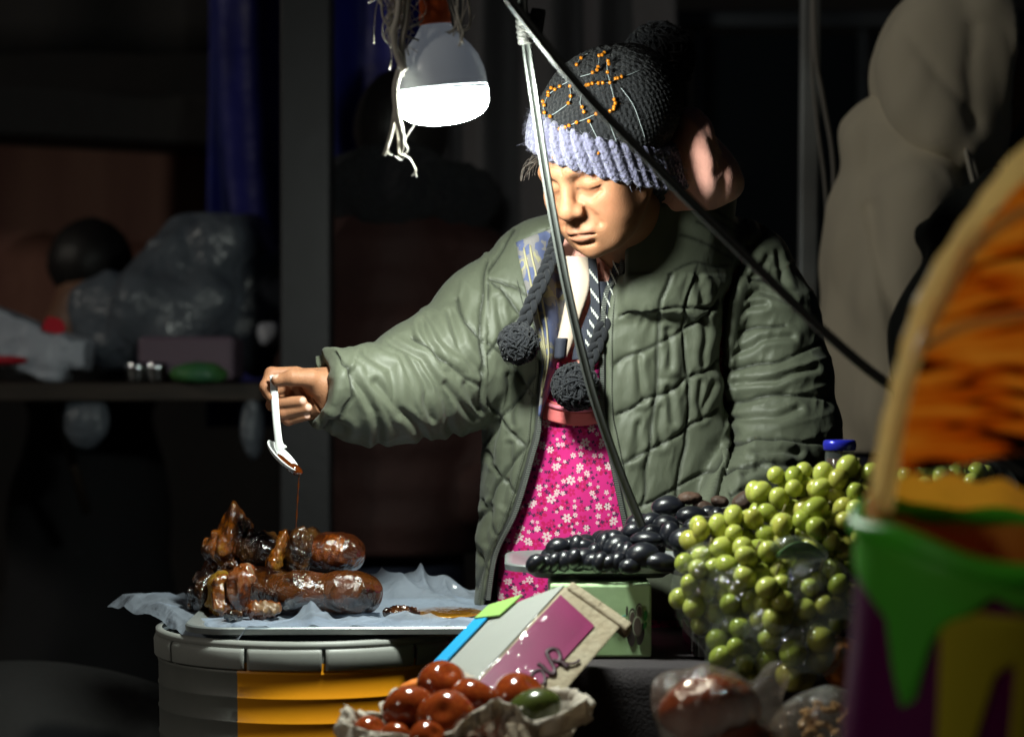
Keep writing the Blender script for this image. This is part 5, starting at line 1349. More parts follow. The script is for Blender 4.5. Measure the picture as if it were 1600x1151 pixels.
# light green fruit box under the plum tray
BX0, BX1 = P(860, 0, 3.0)[0], P(1018, 0, 3.0)[0]; BT = P(0, 905, 3.03)[2]-.004
gb = empty('juice_box', ((BX0+BX1)/2, 3.1, TBZ), 'light green printed fruit box standing under the plum tray', 'box')
m_gbox = mat('green_box', (.45, .70, .30), .5, noise=(7, (.56, .78, .48), .45, (1, 1, .6)), bump=(40, .15, .003))
g = MB(); g.box(((BX0+BX1)/2, 3.10, (TBZ+.007+BT)/2), (BX1-BX0, .20, BT-TBZ-.007)); g.build('carton', m_gbox, gb, False, bev=.003)
fy = 3.0
def flatpoly(pts, y, m, parent, name, th=.0006):
    g = MB(); n_ = len(pts); f_ = [P(a, b, y) for a, b in pts]; g.add([q-np.array([0, th, 0]) for q in f_]+f_, [tuple(range(n_)), tuple(range(n_, 2*n_))[::-1]]+[(i, n_+i, n_+(i+1) % n_, (i+1) % n_) for i in range(n_)]); return g.build(name, m, parent, False)
def ovalp(cx_, cy_, rx, ry, rot=0, n=24):
    return [(cx_+rx*math.cos(t)*math.cos(rot)-ry*math.sin(t)*math.sin(rot), cy_+rx*math.cos(t)*math.sin(rot)+ry*math.sin(t)*math.cos(rot)) for t in np.linspace(0, 2*math.pi, n, endpoint=False)]
m_ink = mat('print_dark', (.045, .035, .032), .6); m_inkb = mat('print_brown', (.10, .075, .06), .6); m_inkw = mat('print_pale', (.45, .50, .36), .6); m_inkg = mat('print_green', (.03, .20, .04), .6); m_inkt = mat('print_teal', (.03, .24, .20), .6)
def cb(x, y): return (900 + x/7.675, 900 + y/7.675)
def ob(x, y, rx, ry, rot, m, dy): 
    a, b = cb(x, y); flatpoly(ovalp(a, b, rx/7.675, ry/7.675, rot), fy-.001-dy, m, gb, 'fruit_print', .0004)
ob(660, 700, 52, 140, -.05, m_ink, 0); ob(775, 690, 45, 135, .15, m_ink, .0005)
ob(670, 480, 42, 100, .08, m_ink, .001); ob(672, 492, 34, 86, .08, m_inkw, .0015); ob(674, 500, 28, 78, .08, m_inkb, .002)
ob(755, 420, 42, 100, .05, m_ink, .0025); ob(757, 428, 36, 90, .05, m_inkw, .003); ob(757, 436, 29, 80, .05, m_inkb, .0035)
ob(735, 600, 56, 122, .02, m_inkw, .004); ob(735, 600, 46, 108, .02, m_inkb, .0045)
ob(833, 470, 24, 66, .12, m_inkg, .002); ob(825, 590, 20, 50, .4, m_inkg, .0025); ob(612, 420, 14, 66, 0, m_ink, .002); ob(598, 590, 16, 88, .15, m_ink, .002)
def stroke(pts, y, r, m, parent, name): g = MB(); g.tube(smooth_line([P(*q, y) for q in pts], 24), r, 6, True, .25, up=(0, 1, 0)); return g.build(name, m, parent)
for L in ([(385,498),(480,495),(600,470)], [(478,515),(478,600)], [(500,515),(555,525),(556,600)], [(500,560),(500,590),(535,585),(535,555),(505,552)], [(440,520),(440,600),(420,590)], [(400,520),(402,580)], [(500,610),(502,650)], [(535,605),(540,650)], [(470,620),(480,645)]):
    stroke([cb(*q) for q in L], fy-.002, .0011, m_inkt, gb, 'lettering')
ob(362, 462, 20, 26, 0, m_inkt, .001)

# shallow metal tray of plums
pt_ = empty('plum_tray', (P(930, 0, 3.12)[0], 3.12, BT), 'shallow metal tray heaped with dark plums', 'tray')
PZ = P(0, 888, 3.0)[2]
rect_tray((P(935, 0, 3.12)[0]+.0, 3.165), P(1040, 0, 3.0)[0]-P(845, 0, 3.0)[0]+.02, .20, BT+.002, PZ, 0, m_met, pt_, r=.03, flare=.028, lip=.007)
m_plum = mat('plum_skin', (.006, .006, .010), .30, noise=(22, (.014, .016, .022), .5), bump=(35, .12, .003), coat=.25, spec=.5)
bmv = bmesh.new(); bmesh.ops.create_uvsphere(bmv, u_segments=20, v_segments=14, radius=1)
for q in bmv.verts:
    x, y, z = q.co; q.co.z *= 1; q.co.x += .10*(z*z); q.co.y *= .96
    a = math.atan2(y, x); q.co.x *= 1-.07*math.exp(-(a/.35)**2); q.co.y *= 1-.07*math.exp(-(a/.35)**2)
me_pl = bpy.data.meshes.new('plum'); bmv.to_mesh(me_pl); bmv.free(); me_pl.materials.append(m_plum); me_pl.polygons.foreach_set('use_smooth', [True]*len(me_pl.polygons))
def cp(x, y): return (780 + x/4.706, 740 + y/4.706)
# x, y, half-width, half-height (photo px of the study crop), lean, depth
plums = [(265,655,52,32,80,3.02),(340,660,42,34,70,3.03),(400,650,45,50,50,3.03),(475,640,42,58,25,3.03),(545,625,42,66,22,3.02),(610,630,72,70,60,3.03),(680,645,58,50,60,3.02),(740,650,36,46,30,3.01),
 (805,655,55,42,55,3.01),(865,650,46,46,45,3.01),(430,540,68,62,30,3.08),(515,535,62,60,60,3.10),(575,530,55,62,-30,3.08),(770,530,50,92,10,3.08),(870,535,80,76,40,3.07),(890,575,38,40,0,3.05),(935,600,40,88,15,3.03),
 (1060,600,105,85,0,3.00),(1190,650,110,62,-18,2.99),(1085,480,110,52,0,3.05),(1000,420,70,62,0,3.10),(1115,355,66,62,30,3.12),(1225,375,80,66,0,3.10),(1265,455,72,76,-35,3.05),(1385,500,110,90,-35,3.02),
 (1245,240,108,72,0,3.16),(1420,310,105,66,-10,3.12),(1125,430,42,32,0,3.08),(1430,385,55,36,0,3.08),(1545,290,70,40,0,3.14),(1600,320,40,42,0,3.12),(1160,465,30,32,0,3.08),(1330,690,50,40,0,3.0),(700,590,30,30,0,3.05),(1350,560,60,60,30,3.02),(960,680,30,24,0,2.99),
 (1500,420,70,50,10,3.10),(1330,300,50,50,0,3.18),(1480,560,80,60,0,3.03)]
looks = {0: 'smallest plum at the far left tip of the tray', 17: 'big glossy plum in the middle of the front row', 18: 'broad plum resting at the right end of the front row', 25: 'largest plum at the top of the heap', 24: 'fat plum leaning against the green grapes', 13: 'tall upright plum left of the centre of the tray', 26: 'long plum right of the topmost one'}
plum_rows = {}
for i, (x, y, rx, rz, lean, d) in enumerate(plums):
    a, b = cp(x, y); o = bpy.data.objects.new('plum', me_pl); COL.objects.link(o); s_ = d/3500/4.706
    rx_, rz_ = rx*s_*1.18, rz*s_*1.18; o.location = V3(P(a, b, d)); rmax = max(rx_, rz_); rmin = max(.0115, min(rx_, rz_)); rmax = max(rmax, rmin*1.32)
    o.scale = (rmin, max(rmin, (rmin+rmax)/2), rmax); o.rotation_euler = (R(rr.uniform(-15, 15)), R(90 if rx > rz else 0) - R(lean if rx > rz else -lean)*.5, R(rr.uniform(-20, 20)))
    zmin = BT+.006+rmin*.9
    if o.location.z < zmin: o.location.z = zmin
    plum_rows.setdefault('front row' if d < 3.035 else ('second row' if d < 3.085 else 'back row'), []).append((x, i, o))
ordn = ['leftmost', 'second', 'third', 'fourth', 'fifth', 'sixth', 'seventh', 'eighth', 'ninth', 'tenth', 'eleventh', 'twelfth', 'thirteenth', 'fourteenth', 'fifteenth', 'sixteenth', 'seventeenth', 'eighteenth', 'nineteenth', 'twentieth', 'twenty first', 'twenty second']
for rowname, L_ in plum_rows.items():
    for k_, (x, i, o) in enumerate(sorted(L_, key=lambda q: q[0])):
        lab = looks.get(i) or ('dark purple plum, %s in the %s of the metal tray' % (ordn[k_] + (' from the left' if k_ else ''), rowname))
        props(o, lab, 'plum', 'plums heaped on the metal tray')
for i in range(26):   # the heap goes on behind and beneath
    o = bpy.data.objects.new('plum', me_pl); COL.objects.link(o); x = rr.uniform(850, 1060); d = rr.uniform(3.08, 3.20); h_ = np.interp(x, [850, 950, 1060], [.012, .035, .085])
    o.location = (P(x, 0, d)[0], d, BT+.02+rr.uniform(0, h_)); o.scale = (.015, .017, .021); o.rotation_euler = [rr.uniform(0, 3) for _ in range(3)]
    props(o, 'dark purple plum buried at the back of the heap', 'plum', 'plums buried in the back of the heap')
# dried brown fruit on top, right of the plums
m_dry = mat('dried_fruit', (.11, .06, .04), .6, noise=(30, (.04, .025, .02), .5), bump=(50, .8, .006))
for x, y, rx, ry, rz, an, lab in ((1165, 783, .020, .018, .014, -20, 'biggest wrinkled brown dried fruit beside the green grapes'), (1125, 783, .013, .015, .008, 10, 'small wrinkled dried fruit left of the biggest one'), (1078, 778, .017, .015, .009, 0, 'flat pale brown dried fruit behind the topmost plum'), (1100, 792, .016, .015, .009, 20, 'dark dried fruit pressed between the plums and grapes')):
    lump('dried_fruit', P(x, y, 3.16), (rx, ry, rz), m_dry, lab, 'dried fruit', int(x), .55, 2.4, .0024, fold=.6, M=rotm('Y', an), group='dried fruit on the heap')
# crate that holds the grapes up
m_crate = mat('crate_dark', (.035, .03, .028), .7, noise=(8, (.02, .018, .016), .5, (1, 1, 8)), bump=(30, .4, .004))
cr = empty('grape_crate', (P(1200, 0, 3.05)[0], 3.08, TBZ), 'dark slatted crate standing behind the bagged green grapes', 'crate')
cx0, cx1 = P(1085, 0, 3.05)[0], P(1400, 0, 3.05)[0]
for i in range(5):
    z = TBZ+.022+i*.036
    for y in (2.99, 3.22): g = MB(); g.box(((cx0+cx1)/2, y, z), (cx1-cx0, .008, .028)); g.build('slat', m_crate, cr, False, bev=.0015)
    for x in (cx0, cx1): g = MB(); g.box((x, 3.105, z), (.008, .22, .028)); g.build('slat', m_crate, cr, False, bev=.0015)
for x in (cx0+.014, cx1-.014):
    for y in (3.004, 3.206): g = MB(); g.box((x, y, TBZ+.10), (.018, .018, .19)); g.build('corner_post', m_crate, cr, False, bev=.001)
g = MB(); g.box(((cx0+cx1)/2, 3.105, TBZ+.19), (cx1-cx0-.05, .19, .008)); g.build('floor_board', m_crate, cr, False)

# ------------------------------------------------------------------ green grapes
def grape_mat(name, base, other, sss=.5):
    m = mat(name, base, .2, noise=(55, other, .4), bump=(200, .05, .001), coat=.2, spec=.5, trans=.28, ior=1.36)
    b = m.node_tree.nodes['Principled BSDF']; b.inputs['Subsurface Weight'].default_value = sss; b.inputs['Subsurface Radius'].default_value = (.8, 1, .2); b.inputs['Subsurface Scale'].default_value = .01
    return m
mg = [grape_mat('grape_green', (.44, .48, .09), (.52, .54, .14)), grape_mat('grape_yellow', (.48, .45, .10), (.40, .40, .08)), grape_mat('grape_deep', (.30, .37, .06), (.40, .43, .08))]
m_stem = mat('grape_stem', (.14, .12, .04), .7)
gmesh = []
for m in mg:
    bmv = bmesh.new(); bmesh.ops.create_uvsphere(bmv, u_segments=20, v_segments=14, radius=1); me_ = bpy.data.meshes.new('grape'); bmv.to_mesh(me_); bmv.free()
    me_.materials.append(m); me_.polygons.foreach_set('use_smooth', [True]*len(me_.polygons)); gmesh.append(me_)
placed = []
def bunch(px, py, d, rx, rz, ry, n, label, seed, gr=.0136, mix=(0, 0, 1, 2), bag=None):
    rg = random.Random(seed); c = P(px, py, d); root = empty('grape_bunch', c-np.array([0, 0, rz]), label, 'grapes', 'bunches of green grapes')
    k_ = 0; tries = 0; pts = []; n = int(n*1.45)
    while k_ < n and tries < 6000:
        tries += 1; v = np.array([rg.gauss(0, 1) for _ in range(3)]); v /= np.linalg.norm(v)
        if v[1] > .35: continue
        rad = rg.choice([1, 1, 1, .8, .55]); p = c + v*np.array([rx, ry, rz])*rad; r_ = gr*rg.uniform(.86, 1.12)
        if any(np.linalg.norm(p-q) < (r_+s_)*.86 for q, s_ in placed[-400:]): continue
        placed.append((p, r_)); pts.append((p, r_)); k_ += 1
        o = bpy.data.objects.new('grape', gmesh[rg.choice(mix)]); COL.objects.link(o); o.location = V3(p); s_ = rg.uniform(1.04, 1.3)
        o.scale = (r_, r_, r_*s_); o.rotation_euler = (rg.uniform(-1, 1), rg.uniform(-1.2, 1.2), 0); adopt(o, root)
    g = MB()
    for p, r_ in pts[::2]:
        q = c + (p-c)*.35; g.tube(smooth_line([c, q+np.array([0, 0, .004]), p+(c-p)/np.linalg.norm(c-p)*r_*.8], 6), .0011, 5)
    g.tube(smooth_line([c, c+np.array([.004, 0, rz*.7]), c+np.array([.010, -.004, rz*1.25])], 8), .0018, 6); g.build('stem', m_stem, root)
    return root
bunch(1245, 778, 2.97, .058, .036, .035, 26, 'bunch of pale green grapes at the very top of the pile, left of the jar', 1)
bunch(1330, 772, 2.93, .052, .038, .035, 26, 'bunch of green grapes on top of the pile under the blue lidded jar', 2, mix=(0, 1, 1, 2))
bunch(1340, 830, 2.90, .042, .042, .03, 22, 'bunch of yellowish grapes at the right behind the painted bucket', 3, mix=(1, 1, 0, 2))
bunch(1135, 842, 2.93, .046, .034, .03, 16, 'bunch of bright green grapes spilling left over the dark plums', 4, mix=(0, 0, 0, 1))
bunch(1215, 842, 2.91, .046, .036, .03, 20, 'bunch of green grapes in the middle of the pile', 5)
bunch(1285, 828, 2.89, .034, .030, .03, 10, 'small bunch of green grapes above the wrapped leaf', 6, mix=(1, 2, 0))
bunch(1175, 890, 2.87, .036, .030, .028, 12, 'bunch of green grapes hanging down to the left clear bag', 7, mix=(0, 0, 2))
bunch(1100, 915, 2.90, .034, .050, .03, 20, 'long bagged bunch of green grapes at the left edge of the pile', 8)
bunch(1205, 945, 2.84, .018, .042, .02, 8, 'narrow bunch of grapes hanging between two clear bags', 9)
bunch(1160, 940, 2.88, .036, .038, .025, 12, 'green grapes seen through the left crinkled clear bag', 10, mix=(2, 2, 0))
bunch(1275, 935, 2.86, .046, .042, .028, 20, 'yellow green grapes in the large clear bag below the leaf', 11, mix=(1, 1, 0, 2))
bunch(1250, 1020, 2.84, .046, .034, .028, 18, 'shaded yellow green grapes in the lowest clear bag', 12, gr=.0165, mix=(1, 1, 2))
bunch(1155, 1015, 2.86, .030, .034, .025, 12, 'dark shaded grapes in the small bag at the lower left of the pile', 13, mix=(2, 2))
bunch(1470, 755, 3.00, .070, .026, .03, 20, 'dull green grapes seen behind the golden arch', 14, mix=(2, 0))
m_oran = mat('orange_peel', (.55, .16, .01), .45, bump=(300, .2, .001))
g = lump('orange', P(1318, 1035, 2.90), (.030, .03, .034), m_oran, 'dim orange half hidden between the lowest grapes and the painted bucket', 'orange', 4, .03, 1, .004)

m_clear = film('clear_bag', (.96, .98, .96), milk=.012, rough=.06, bump=(20, .8, .03), lo=.0, haze=.05)
def clearbag(cps, label, seed, h=.0036, cat='plastic bag', name='clear_bag', m=m_clear, amp=.30, group='clear plastic bags round the fruit'):
    c_ = [(P(x, y, d), r_, rotm('Y', a)) for x, y, d, r_, a in cps]
    return lump(name, c_[0][0], c_[0][1], m, label, cat, seed, amp, 2.6, h, cps=c_, fold=.9, k=.02, group=group)
clearbag([(1105, 925, 2.895, (.046, .045, .062), 0), (1130, 985, 2.9, (.035, .03, .04), 0)], 'clear bag round the long grape bunch at the left edge of the pile', 1)
clearbag([(1160, 935, 2.865, (.050, .042, .044), 20), (1190, 975, 2.86, (.03, .03, .03), 0)], 'crinkled clear bag left of the hanging narrow grape bunch', 2)
clearbag([(1278, 935, 2.855, (.056, .046, .052), -10)], 'large clear bag with sharp creases below the wrapped leaf', 3)
clearbag([(1245, 1015, 2.835, (.060, .046, .042), 0), (1195, 985, 2.83, (.022, .02, .03), 0)], 'clear bag round the lowest grapes of the pile', 4)
clearbag([(1150, 1010, 2.855, (.036, .035, .040), 0), (1130, 1045, 2.85, (.02, .02, .03), 0)], 'small clear bag at the lower left of the pile', 5)
clearbag([(1510, 745, 2.96, (.070, .04, .030), 14)], 'clear film over the dull grapes behind the golden arch', 6, h=.005)
m_leaf = mat('leaf_green', (.05, .13, .03), .4, bump=(60, .4, .003), noise=(30, (.03, .09, .02), .5))
G_ = []
for i in range(14):
    for j in range(8):
        u = i/13; v = j/7*2-1; wd = .016*math.sin(math.pi*min(1, u*.95+.04))**.8
        p = P(1212+u*80, 872-14*math.sin(u*2.6)+u*10, 2.85) + np.array([0, -v*wd*.6-.002*math.cos(3*v), v*wd*.75+.003*abs(v)]); G_.append(p)
ii = np.arange(112).reshape(14, 8); FF = np.stack([ii[:-1,:-1], ii[1:,:-1], ii[1:,1:], ii[:-1,1:]], -1).reshape(-1, 4)
o = meshnp('grape_leaf', np.array(G_), FF, m_leaf); q = o.modifiers.new('s', 'SOLIDIFY'); q.thickness = .0012; props(o, 'green leaf wrapped in film in the middle of the grapes', 'leaf')
clearbag([(1248, 860, 2.845, (.036, .016, .018), 8)], 'scrap of clear film wrapped round the green leaf', 9, h=.003)

# jar with the blue lid
jr = empty('jar', P(1312, 745, 3.05), 'small glass jar of dark sauce with a blue lid standing behind the grapes', 'jar')
jx, jd = P(1312, 0, 3.05)[0], 3.05; kj = 3.05/3500; jz = P(0, 740, 3.05)[2]
Mj = Matrix.Translation((jx, jd, jz))
m_lid = mat('lid_blue', (.02, .025, .42), .25, .3); m_glassj = film('jar_glass', (.75, .80, .78), milk=.03, rough=.03, bump=(5, .05, .005), lo=.03); m_sauce = mat('dark_sauce', (.06, .014, .008), .15, coat=.6)
g = MB(); g.lathe([(q*kj, z*kj) for q, z in [(24, 37), (25.5, 38), (26, 47), (25, 51), (23, 53), (12, 53.5), (1, 53.5)]], 40, Mj, (False, True)); g.build('lid', m_lid, jr)
g = MB(); g.lathe([(q*kj, z*kj) for q, z in [(1, -60), (28, -60), (31, -55), (31, 0), (27, 12), (23, 20), (22, 38)]], 40, Mj, (True, False)); g.build('glass', m_glassj, jr)
g = MB(); g.lathe([(q*kj, z*kj) for q, z in [(1, -58), (26, -58), (29, -53), (29, -2), (25, 10), (21, 18), (21, 24), (1, 24)]], 32, Mj, (True, True)); g.build('sauce', m_sauce, jr)

# ------------------------------------------------------------------ tilted foam box with the magenta label
fx = empty('foam_box', P(800, 1010, 2.86), 'tilted beige foam box with a magenta label and black handwriting wrapped in plastic', 'box')
O = P(886, 914, 2.92); Ue = P(722, 1092, 2.75) - O; Ve = P(962, 990, 2.865) - O; We = P(757, 962, 2.99) - O
Ue = Ue*1.12; un = Ue/np.linalg.norm(Ue); Ve = Ve - un*(Ve@un)*.6; vn = Ve/np.linalg.norm(Ve)
nA = np.cross(un, vn); nA = nA/np.linalg.norm(nA); nA = nA if nA[1] < 0 else -nA
m_foam = mat('foam_beige', (.36, .31, .22), .75, noise=(40, (.28, .22, .14), .5), bump=(120, .6, .004)); m_foamg = mat('foam_grey', (.34, .35, .33), .6, noise=(5, (.30, .31, .29), .5), bump=(90, .15, .002))
m_magl = mat('magenta_label', (.20, .002, .075), .4, noise=(18, (.15, .0015, .055), .5)); m_cyan = mat('blue_flap', (.02, .30, .60), .4); m_lgr = mat('green_flap', (.26, .45, .12), .5)
c8 = [O + a*Ue + b*Ve + c_*We for a in (0, 1) for b in (0, 1) for c_ in (0, 1)]
g = MB(); g.hexa(c8); fb_ = g.build('foam_body', m_foam, fx, False, bev=.004, seg=3)
def on(a, b, c_=0, off=0): return O + a*Ue + b*Ve + c_*We + nA*off
def quad(pts, m, name, parent, th=.0008, nrm=None):
    nn_ = nA if nrm is None else nrm; g = MB(); n_ = len(pts); g.add([q+nn_*th for q in pts]+list(pts), [tuple(range(n_)), tuple(range(n_, 2*n_))[::-1]]+[(i, n_+i, n_+(i+1) % n_, (i+1) % n_) for i in range(n_)]); return g.build(name, m, parent, False)
quad([on(.075, .03, 0, .0012), on(.11, .70, 0, .0012), on(1, .66, 0, .0012), on(1, .0, 0, .0012)], m_magl, 'magenta_label', fx)
nB = np.cross(We, Ue); nB /= np.linalg.norm(nB); nB = nB if nB[1] < 0 else -nB
quad([O+nB*.0015+We*.02, O+Ue*1+nB*.0015+We*.02, O+Ue*1+We*.80+nB*.0015, O+We*.80+nB*.0015], m_foamg, 'grey_side', fx, nrm=nB)
quad([O+nB*.004+We*.82+Ue*.03, O+Ue*1+nB*.004+We*.82, O+Ue*1+We*1.04+nB*.004, O+We*1.04+nB*.004+Ue*.02], m_cyan, 'blue_flap', fx, .002, nB)
quad([O+nB*.005+We*.55-Ue*.03, O+nB*.005+We*.62+Ue*.12, O+We*1.02+nB*.006+Ue*.05, O+We*1.0+nB*.005-Ue*.06], m_lgr, 'green_flap', fx, .002, nB)
# thick foam lip at the upper right
g = MB(); L_ = [on(-.02, -.03, 0, .002), on(-.02, 1.08, 0, .002)]; 
e0 = on(-.035, .02, 0, .004); e1 = on(-.035, 1.10, 0, .004); q_ = un*.016; r__ = -nA*.02
g.hexa([e0, e0+r__, e0+q_, e0+q_+r__, e1, e1+r__, e1+q_, e1+q_+r__]); g.build('foam_lip', m_foam, fx, False, bev=.004, seg=3)
# brown tape at the lower end
quad([on(.83, .78, 0, .0025), on(.83, 1.0, 0, .0025), on(.92, 1.0, 0, .0025), on(.92, .70, 0, .0025)], mat('brown_tape', (.07, .03, .03), .4), 'tape', fx)
def onA(px, py, off=.0028):
    """the point of the printed face seen at px,py in the photo"""
    o_ = np.array([0, 0, CAMZ]); ray = P(px, py, 1)-o_; t = ((O-o_)@nA)/(ray@nA); return o_ + ray*t + nA*off
m_mark = mat('marker_black', (.03, .004, .012), .5)
def chh(x, y): return (780 + x/8.855, 980 + y/8.855)
for L, w_ in (([(435,690),(480,630),(560,605),(610,650),(630,720),(620,800)], .0016), ([(530,515),(590,550),(660,620),(740,660),(765,600),(740,540),(690,450),(655,380)], .0022), ([(655,380),(670,340),(735,310),(800,330),(840,400),(840,460),(800,490),(740,460)], .0022), ([(820,490),(870,500),(940,560)], .0026), ([(850,495),(960,520),(1050,505),(1110,465)], .0016)):
    g = MB(); g.tube(smooth_line([onA(*chh(*q)) for q in L], 36), w_*1.35, 6, True, .3, up=tuple(nA)); g.build('handwriting', m_mark, fx)
# clear wrap, creased over the label
m_wrap = film('wrap_film', (.97, .97, .97), milk=.0, rough=.06, bump=(9, .5, .02), lo=.0, haze=.0, cap_=.03)
NX, NY = 90, 60; U, W_ = np.meshgrid(np.linspace(-.06, 1.05, NX), np.linspace(-.95, .60, NY), indexing='ij')
nz_ = 1-2*np.abs(vnoise(np.stack([W_*9+U*2, U*2.2, U*0]), 4)); nz2 = 1-2*np.abs(vnoise(np.stack([W_*20+U*5, U*7, U*0]), 6))
Gd = np.where(W_[..., None] > 0, O + U[..., None]*Ue + W_[..., None]*Ve, O + U[..., None]*Ue - W_[..., None]*We)
bl_ = np.clip(W_/.1*.5+.5, 0, 1)[..., None]; nm = nA*bl_+nB*(1-bl_); nm /= np.linalg.norm(nm, axis=-1, keepdims=True)
Gd = Gd + nm*(.004 + .0018*np.clip(nz_, 0, 1)**3 + .0004*np.clip(nz2, 0, 1)**2)[..., None]
ii = np.arange(NX*NY).reshape(NX, NY); FF = np.stack([ii[:-1,:-1], ii[1:,:-1], ii[1:,1:], ii[:-1,1:]], -1).reshape(-1, 4)
meshnp('wrap_film', Gd.reshape(-1, 3), FF, m_wrap, fx)

# ------------------------------------------------------------------ tomatoes in a paper bag
def tomato_mat():
    m = mat('tomato_skin', (.135, .015, .005), .13, coat=.3, noise=(7, (.25, .050, .008), .45), bump=(20, .06, .003)); b = m.node_tree.nodes['Principled BSDF']
    b.inputs['Subsurface Weight'].default_value = .15; b.inputs['Subsurface Radius'].default_value = (1, .2, .1); b.inputs['Subsurface Scale'].default_value = .01; return m
m_tom = tomato_mat(); m_grn = mat('green_tomato', (.03, .05, .009), .22, coat=.3, noise=(14, (.05, .06, .012), .5), bump=(20, .1, .003)); m_calyx = mat('calyx', (.06, .06, .02), .7)
bmv = bmesh.new(); bmesh.ops.create_uvsphere(bmv, u_segments=36, v_segments=24, radius=1)
for q in bmv.verts:
    x, y, z = q.co; a = math.atan2(y, x); rr2 = math.hypot(x, y); lob = 1+.02*math.cos(5*a+.4)*rr2
    q.co.x *= lob; q.co.y *= lob; q.co.z = z*.88 - (.16*math.exp(-(rr2/.3)**2) if z > 0 else -.05*math.exp(-(rr2/.2)**2))
me_t = bpy.data.meshes.new('tomato'); bmv.to_mesh(me_t); bmv.free(); me_t.materials.append(m_tom); me_t.polygons.foreach_set('use_smooth', [True]*len(me_t.polygons))
toms = [(692,1070,41,2.80,'tomato at the very top of the pile, against the blue flap'),(740,1094,40,2.76,'tomato second highest, left of the handwriting'),(640,1110,43,2.74,'tomato at the left shoulder of the pile, catching the light'),(697,1124,48,2.70,'biggest tomato in the front of the pile'),(812,1092,45,2.76,'tomato under the handwriting beside the green one'),
 (578,1146,30,2.72,'leftmost dark red tomato beside the white paper'),(618,1152,26,2.70,'small tomato low in the front, left of the biggest one'),(668,1156,32,2.66,'tomato cut off by the lower edge of the photo'),(770,1140,34,2.72,'tomato behind the crumpled paper on the right'),(745,1170,36,2.68,'tomato low under the crumpled paper')]
for i, (x, y, r_, d, lab) in enumerate(toms):
    o = bpy.data.objects.new('tomato', me_t); COL.objects.link(o); o.location = V3(P(x, y, d)); o.scale = [r_*d/3500]*3; o.rotation_euler = (R(rr.uniform(-50, 60)), R(rr.uniform(-50, 50)), rr.uniform(0, 6)); props(o, lab, 'tomato', 'tomatoes piled in the paper bag')
for i in range(14):
    o = bpy.data.objects.new('tomato', me_t); COL.objects.link(o); o.location = (P(rr.uniform(600, 800), 0, 2.72)[0], rr.uniform(2.68, 2.80), FBZ+.036+rr.choice([0, 0, .055])); o.scale = [.031]*3; o.rotation_euler = [rr.uniform(0, 6) for _ in range(3)]
    props(o, 'dark red tomato buried underneath the others', 'tomato', 'tomatoes buried in the paper bag')
lump('green_tomato', P(835, 1106, 2.72), (.034, .028, .024), m_grn, 'dark green unripe tomato at the right end of the pile', 'tomato', 3, .08, 1, .003, M=rotm('Y', -18))
m_paper = thin('paper_white', (.62, .57, .50), .4, .8, (14, (.50, .45, .39), .5))
NT, NR = 260, 40; T_, S_ = np.meshgrid(np.linspace(0, 2*math.pi, NT), np.linspace(0, 1, NR), indexing='ij')
pc = P(705, 0, 2.725); th = T_[:, 0]
rimz = lambda y, d: P(0, y, d)[2]
ctl = sorted([(0.0, rimz(1108, 2.72), .150), (.35, rimz(1085, 2.76), .150), (.8, rimz(1075, 2.84), .10), (1.57, rimz(1050, 2.84), .085), (2.3, rimz(1085, 2.82), .10), (2.75, rimz(1112, 2.78), .112), (3.14, rimz(1108, 2.74), .125), (3.5, rimz(1130, 2.71), .135), (4.0, rimz(1160, 2.66), .11), (4.5, rimz(1165, 2.64), .10), (4.95, rimz(1130, 2.66), .086), (5.25, rimz(1106, 2.67), .092), (5.6, rimz(1128, 2.68), .12), (5.95, rimz(1096, 2.70), .158), (6.283, rimz(1108, 2.72), .150)])
cz = np.interp(T_, [q[0] for q in ctl], [q[1] for q in ctl]); crr = np.interp(T_, [q[0] for q in ctl], [q[2] for q in ctl])
cz = cz + .006*vnoise(np.stack([T_*4, T_*0, T_*0]), 2); base_r = .085
rad = base_r + (crr-base_r)*S_**.8; zz_ = FBZ+.004 + (cz-FBZ)*np.minimum(1, S_*1.25)**.8 - .022*np.clip((S_-.80)/.20, 0, 1)**2
X_ = pc[0]+rad*np.cos(T_)*(1.0+.12*(np.cos(T_) > 0)); Y_ = 2.73+rad*np.sin(T_)*.72
cr1 = 1-2*np.abs(vnoise(np.stack([T_*7+S_*2, S_*5-T_*2, T_*0]), 4)); cr2 = 1-2*np.abs(vnoise(np.stack([T_*17-S_*6, S_*11+T_*4, T_*0]), 5)); cr3 = 1-2*np.abs(vnoise(np.stack([T_*34, S_*22, T_*0]), 6))
cr_ = .010*cr1+.004*cr2+.001*cr3; X_ = X_+cr_*np.cos(T_); Y_ = Y_+cr_*np.sin(T_); zz_ = zz_+cr_*.6*S_
ii = np.arange(NT*NR).reshape(NT, NR); FF = np.stack([ii[:-1,:-1], ii[1:,:-1], ii[1:,1:], ii[:-1,1:]], -1).reshape(-1, 4)
o = meshnp('paper_bag', np.stack([X_, Y_, zz_], -1).reshape(-1, 3), FF, m_paper, smooth=True); q = o.modifiers.new('s', 'SOLIDIFY'); q.thickness = .0012
props(o, 'crumpled open white paper bag full of tomatoes in the foreground', 'paper bag')
lump('orange_wrapper', P(640, 1072, 2.84), (.018, .012, .007), mat('orange_film', (.70, .20, .03), .3, coat=.3), 'scrap of orange wrapper behind the topmost tomato', 'wrapper', 4, .5, 2, .002, M=rotm('Y', -28))

